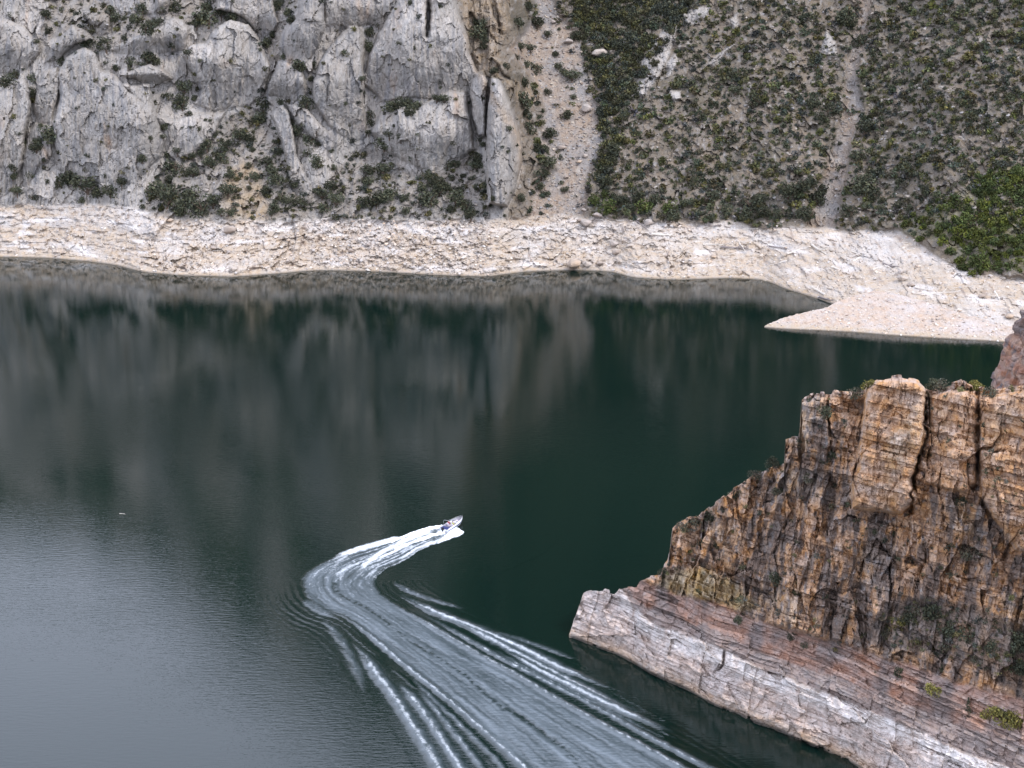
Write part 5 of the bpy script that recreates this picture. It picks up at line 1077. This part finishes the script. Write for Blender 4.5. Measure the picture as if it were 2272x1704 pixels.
def person(loc, rz, shirt, shorts, arms, label, lean=.05):
    """seated figure, hips at the origin, facing +X"""
    mw = Matrix.LocRotScale(B.location, B.rotation_euler, B.scale)
    r = empty('person'); r.matrix_world = mw @ Matrix.Translation(loc) @ Matrix.Rotation(rz, 4, 'Z'); tag(r, label, 'person', 'people riding in the motorboat')
    J = [(0, 0, .08), (.01, 0, .22), (lean, 0, .40), (lean, 0, .50), (lean + .02, 0, .60), (lean + .04, 0, .72), (lean + .03, 0, .82)]; E = [(0, 1), (1, 2), (2, 3), (3, 4), (4, 5), (5, 6)]; Rr = [(.15, .11), (.14, .10), (.16, .10), (.10, .08), (.055, .055), (.085, .095), (.05, .055)]
    hands = {}
    for s, (el, ha) in zip((1, -1), arms):
        k = len(J); J += [(lean, .17 * s, .47), el, ha]; E += [(3, k), (k, k + 1), (k + 1, k + 2)]; Rr += [.06, .042, .028]; hands[s] = (k + 2, Vector(ha), (Vector(ha) - Vector(el)).normalized())
        n = len(J); J += [(.02, .10 * s, .06), (.42, .13 * s, .08), (.44, .13 * s, -.32), (.52, .13 * s, -.36)]; E += [(0, n), (n, n + 1), (n + 1, n + 2), (n + 2, n + 3)]; Rr += [.09, .062, .042, .035]
    for s, (k, h_, d) in hands.items():                        # palm, four fingers of unequal length, thumb from the palm's side
        side = d.cross(Vector((0, 0, 1))).normalized(); m0 = len(J); pm = h_ + d * .07; J.append(tuple(pm)); E.append((k, m0)); Rr.append((.035, .018))
        for q, L_ in zip((-1.5, -.5, .5, 1.5), (.065, .078, .074, .058)):
            b0 = pm + side * q * .019 + d * .015; i0 = len(J); J += [tuple(b0), tuple(b0 + d * L_ * .6 + Vector((0, 0, -.01))), tuple(b0 + d * L_ * .8 + Vector((0, 0, -.035)))]; E += [(m0, i0), (i0, i0 + 1), (i0 + 1, i0 + 2)]; Rr += [.009, .008, .007]
        b0 = h_ + d * .03 + side * -.035 * s; i0 = len(J); J += [tuple(b0), tuple(b0 + (d - side * s).normalized() * .045)]; E += [(k, i0), (i0, i0 + 1)]; Rr += [.010, .009]
    body = skin_obj('body', J, E, Rr, M_skin, r, 1)
    hc = Vector((lean + .04, 0, .74))
    for nm, dx_, dy_, rr in (('nose', .10, 0, .014), ('eye', .085, .032, .012), ('eye', .085, -.032, .012), ('ear', 0, .088, .022), ('ear', 0, -.088, .022)):
        bm = bmesh.new(); bmesh.ops.create_icosphere(bm, subdivisions=1, radius=rr); bmesh.ops.translate(bm, vec=hc + Vector((dx_, dy_, -.01 if nm == 'nose' else .015)), verts=bm.verts); bm_obj(nm, bm, M_hair if nm == 'eye' else M_skin, r)
    bm = bmesh.new(); bmesh.ops.create_uvsphere(bm, u_segments=14, v_segments=10, radius=.112); bmesh.ops.delete(bm, geom=[v for v in bm.verts if v.co.z < -.03 or (v.co.x > .05 and v.co.z < .045)], context='VERTS'); bmesh.ops.translate(bm, vec=hc + Vector((-.015, 0, .025)), verts=bm.verts); bm_obj('hair', bm, M_hair, r, True)
    sj = [(0, 0, .10), (.01, 0, .22), (lean, 0, .40), (lean, 0, .49), (lean + .005, 0, .53)]; se = [(0, 1), (1, 2), (2, 3), (3, 4)]; sr = [(.165, .125), (.155, .115), (.175, .115), (.12, .095), (.07, .07)]
    for s, (el, ha) in zip((1, -1), arms): k = len(sj); sj += [(lean, .175 * s, .47), tuple(Vector((lean, .175 * s, .47)).lerp(Vector(el), .7))]; se += [(3, k), (k, k + 1)]; sr += [.078, .062]
    skin_obj('shirt', sj, se, sr, shirt, r, 2)
    skin_obj('shorts', [(0, 0, .07), (.02, .10, .06), (.34, .13, .08), (.02, -.10, .06), (.34, -.13, .08)], [(0, 1), (1, 2), (0, 3), (3, 4)], [(.15, .12), .105, .085, .105, .085], shorts, r, 2)
    return r
person((2.12, -.5, .50), 0, M_lime, M_tan, (((.18, .26, .28), (.36, .16, .33)), ((.20, -.24, .28), (.42, -.10, .36))), 'person in a yellow-green shirt sitting at the wheel of the motorboat')
person((2.12, .5, .50), .15, M_red, M_short, (((.10, .30, .24), (.30, .24, .14)), ((.12, -.28, .24), (.32, -.18, .14))), 'person in a crimson shirt sitting beside the driver in the motorboat')
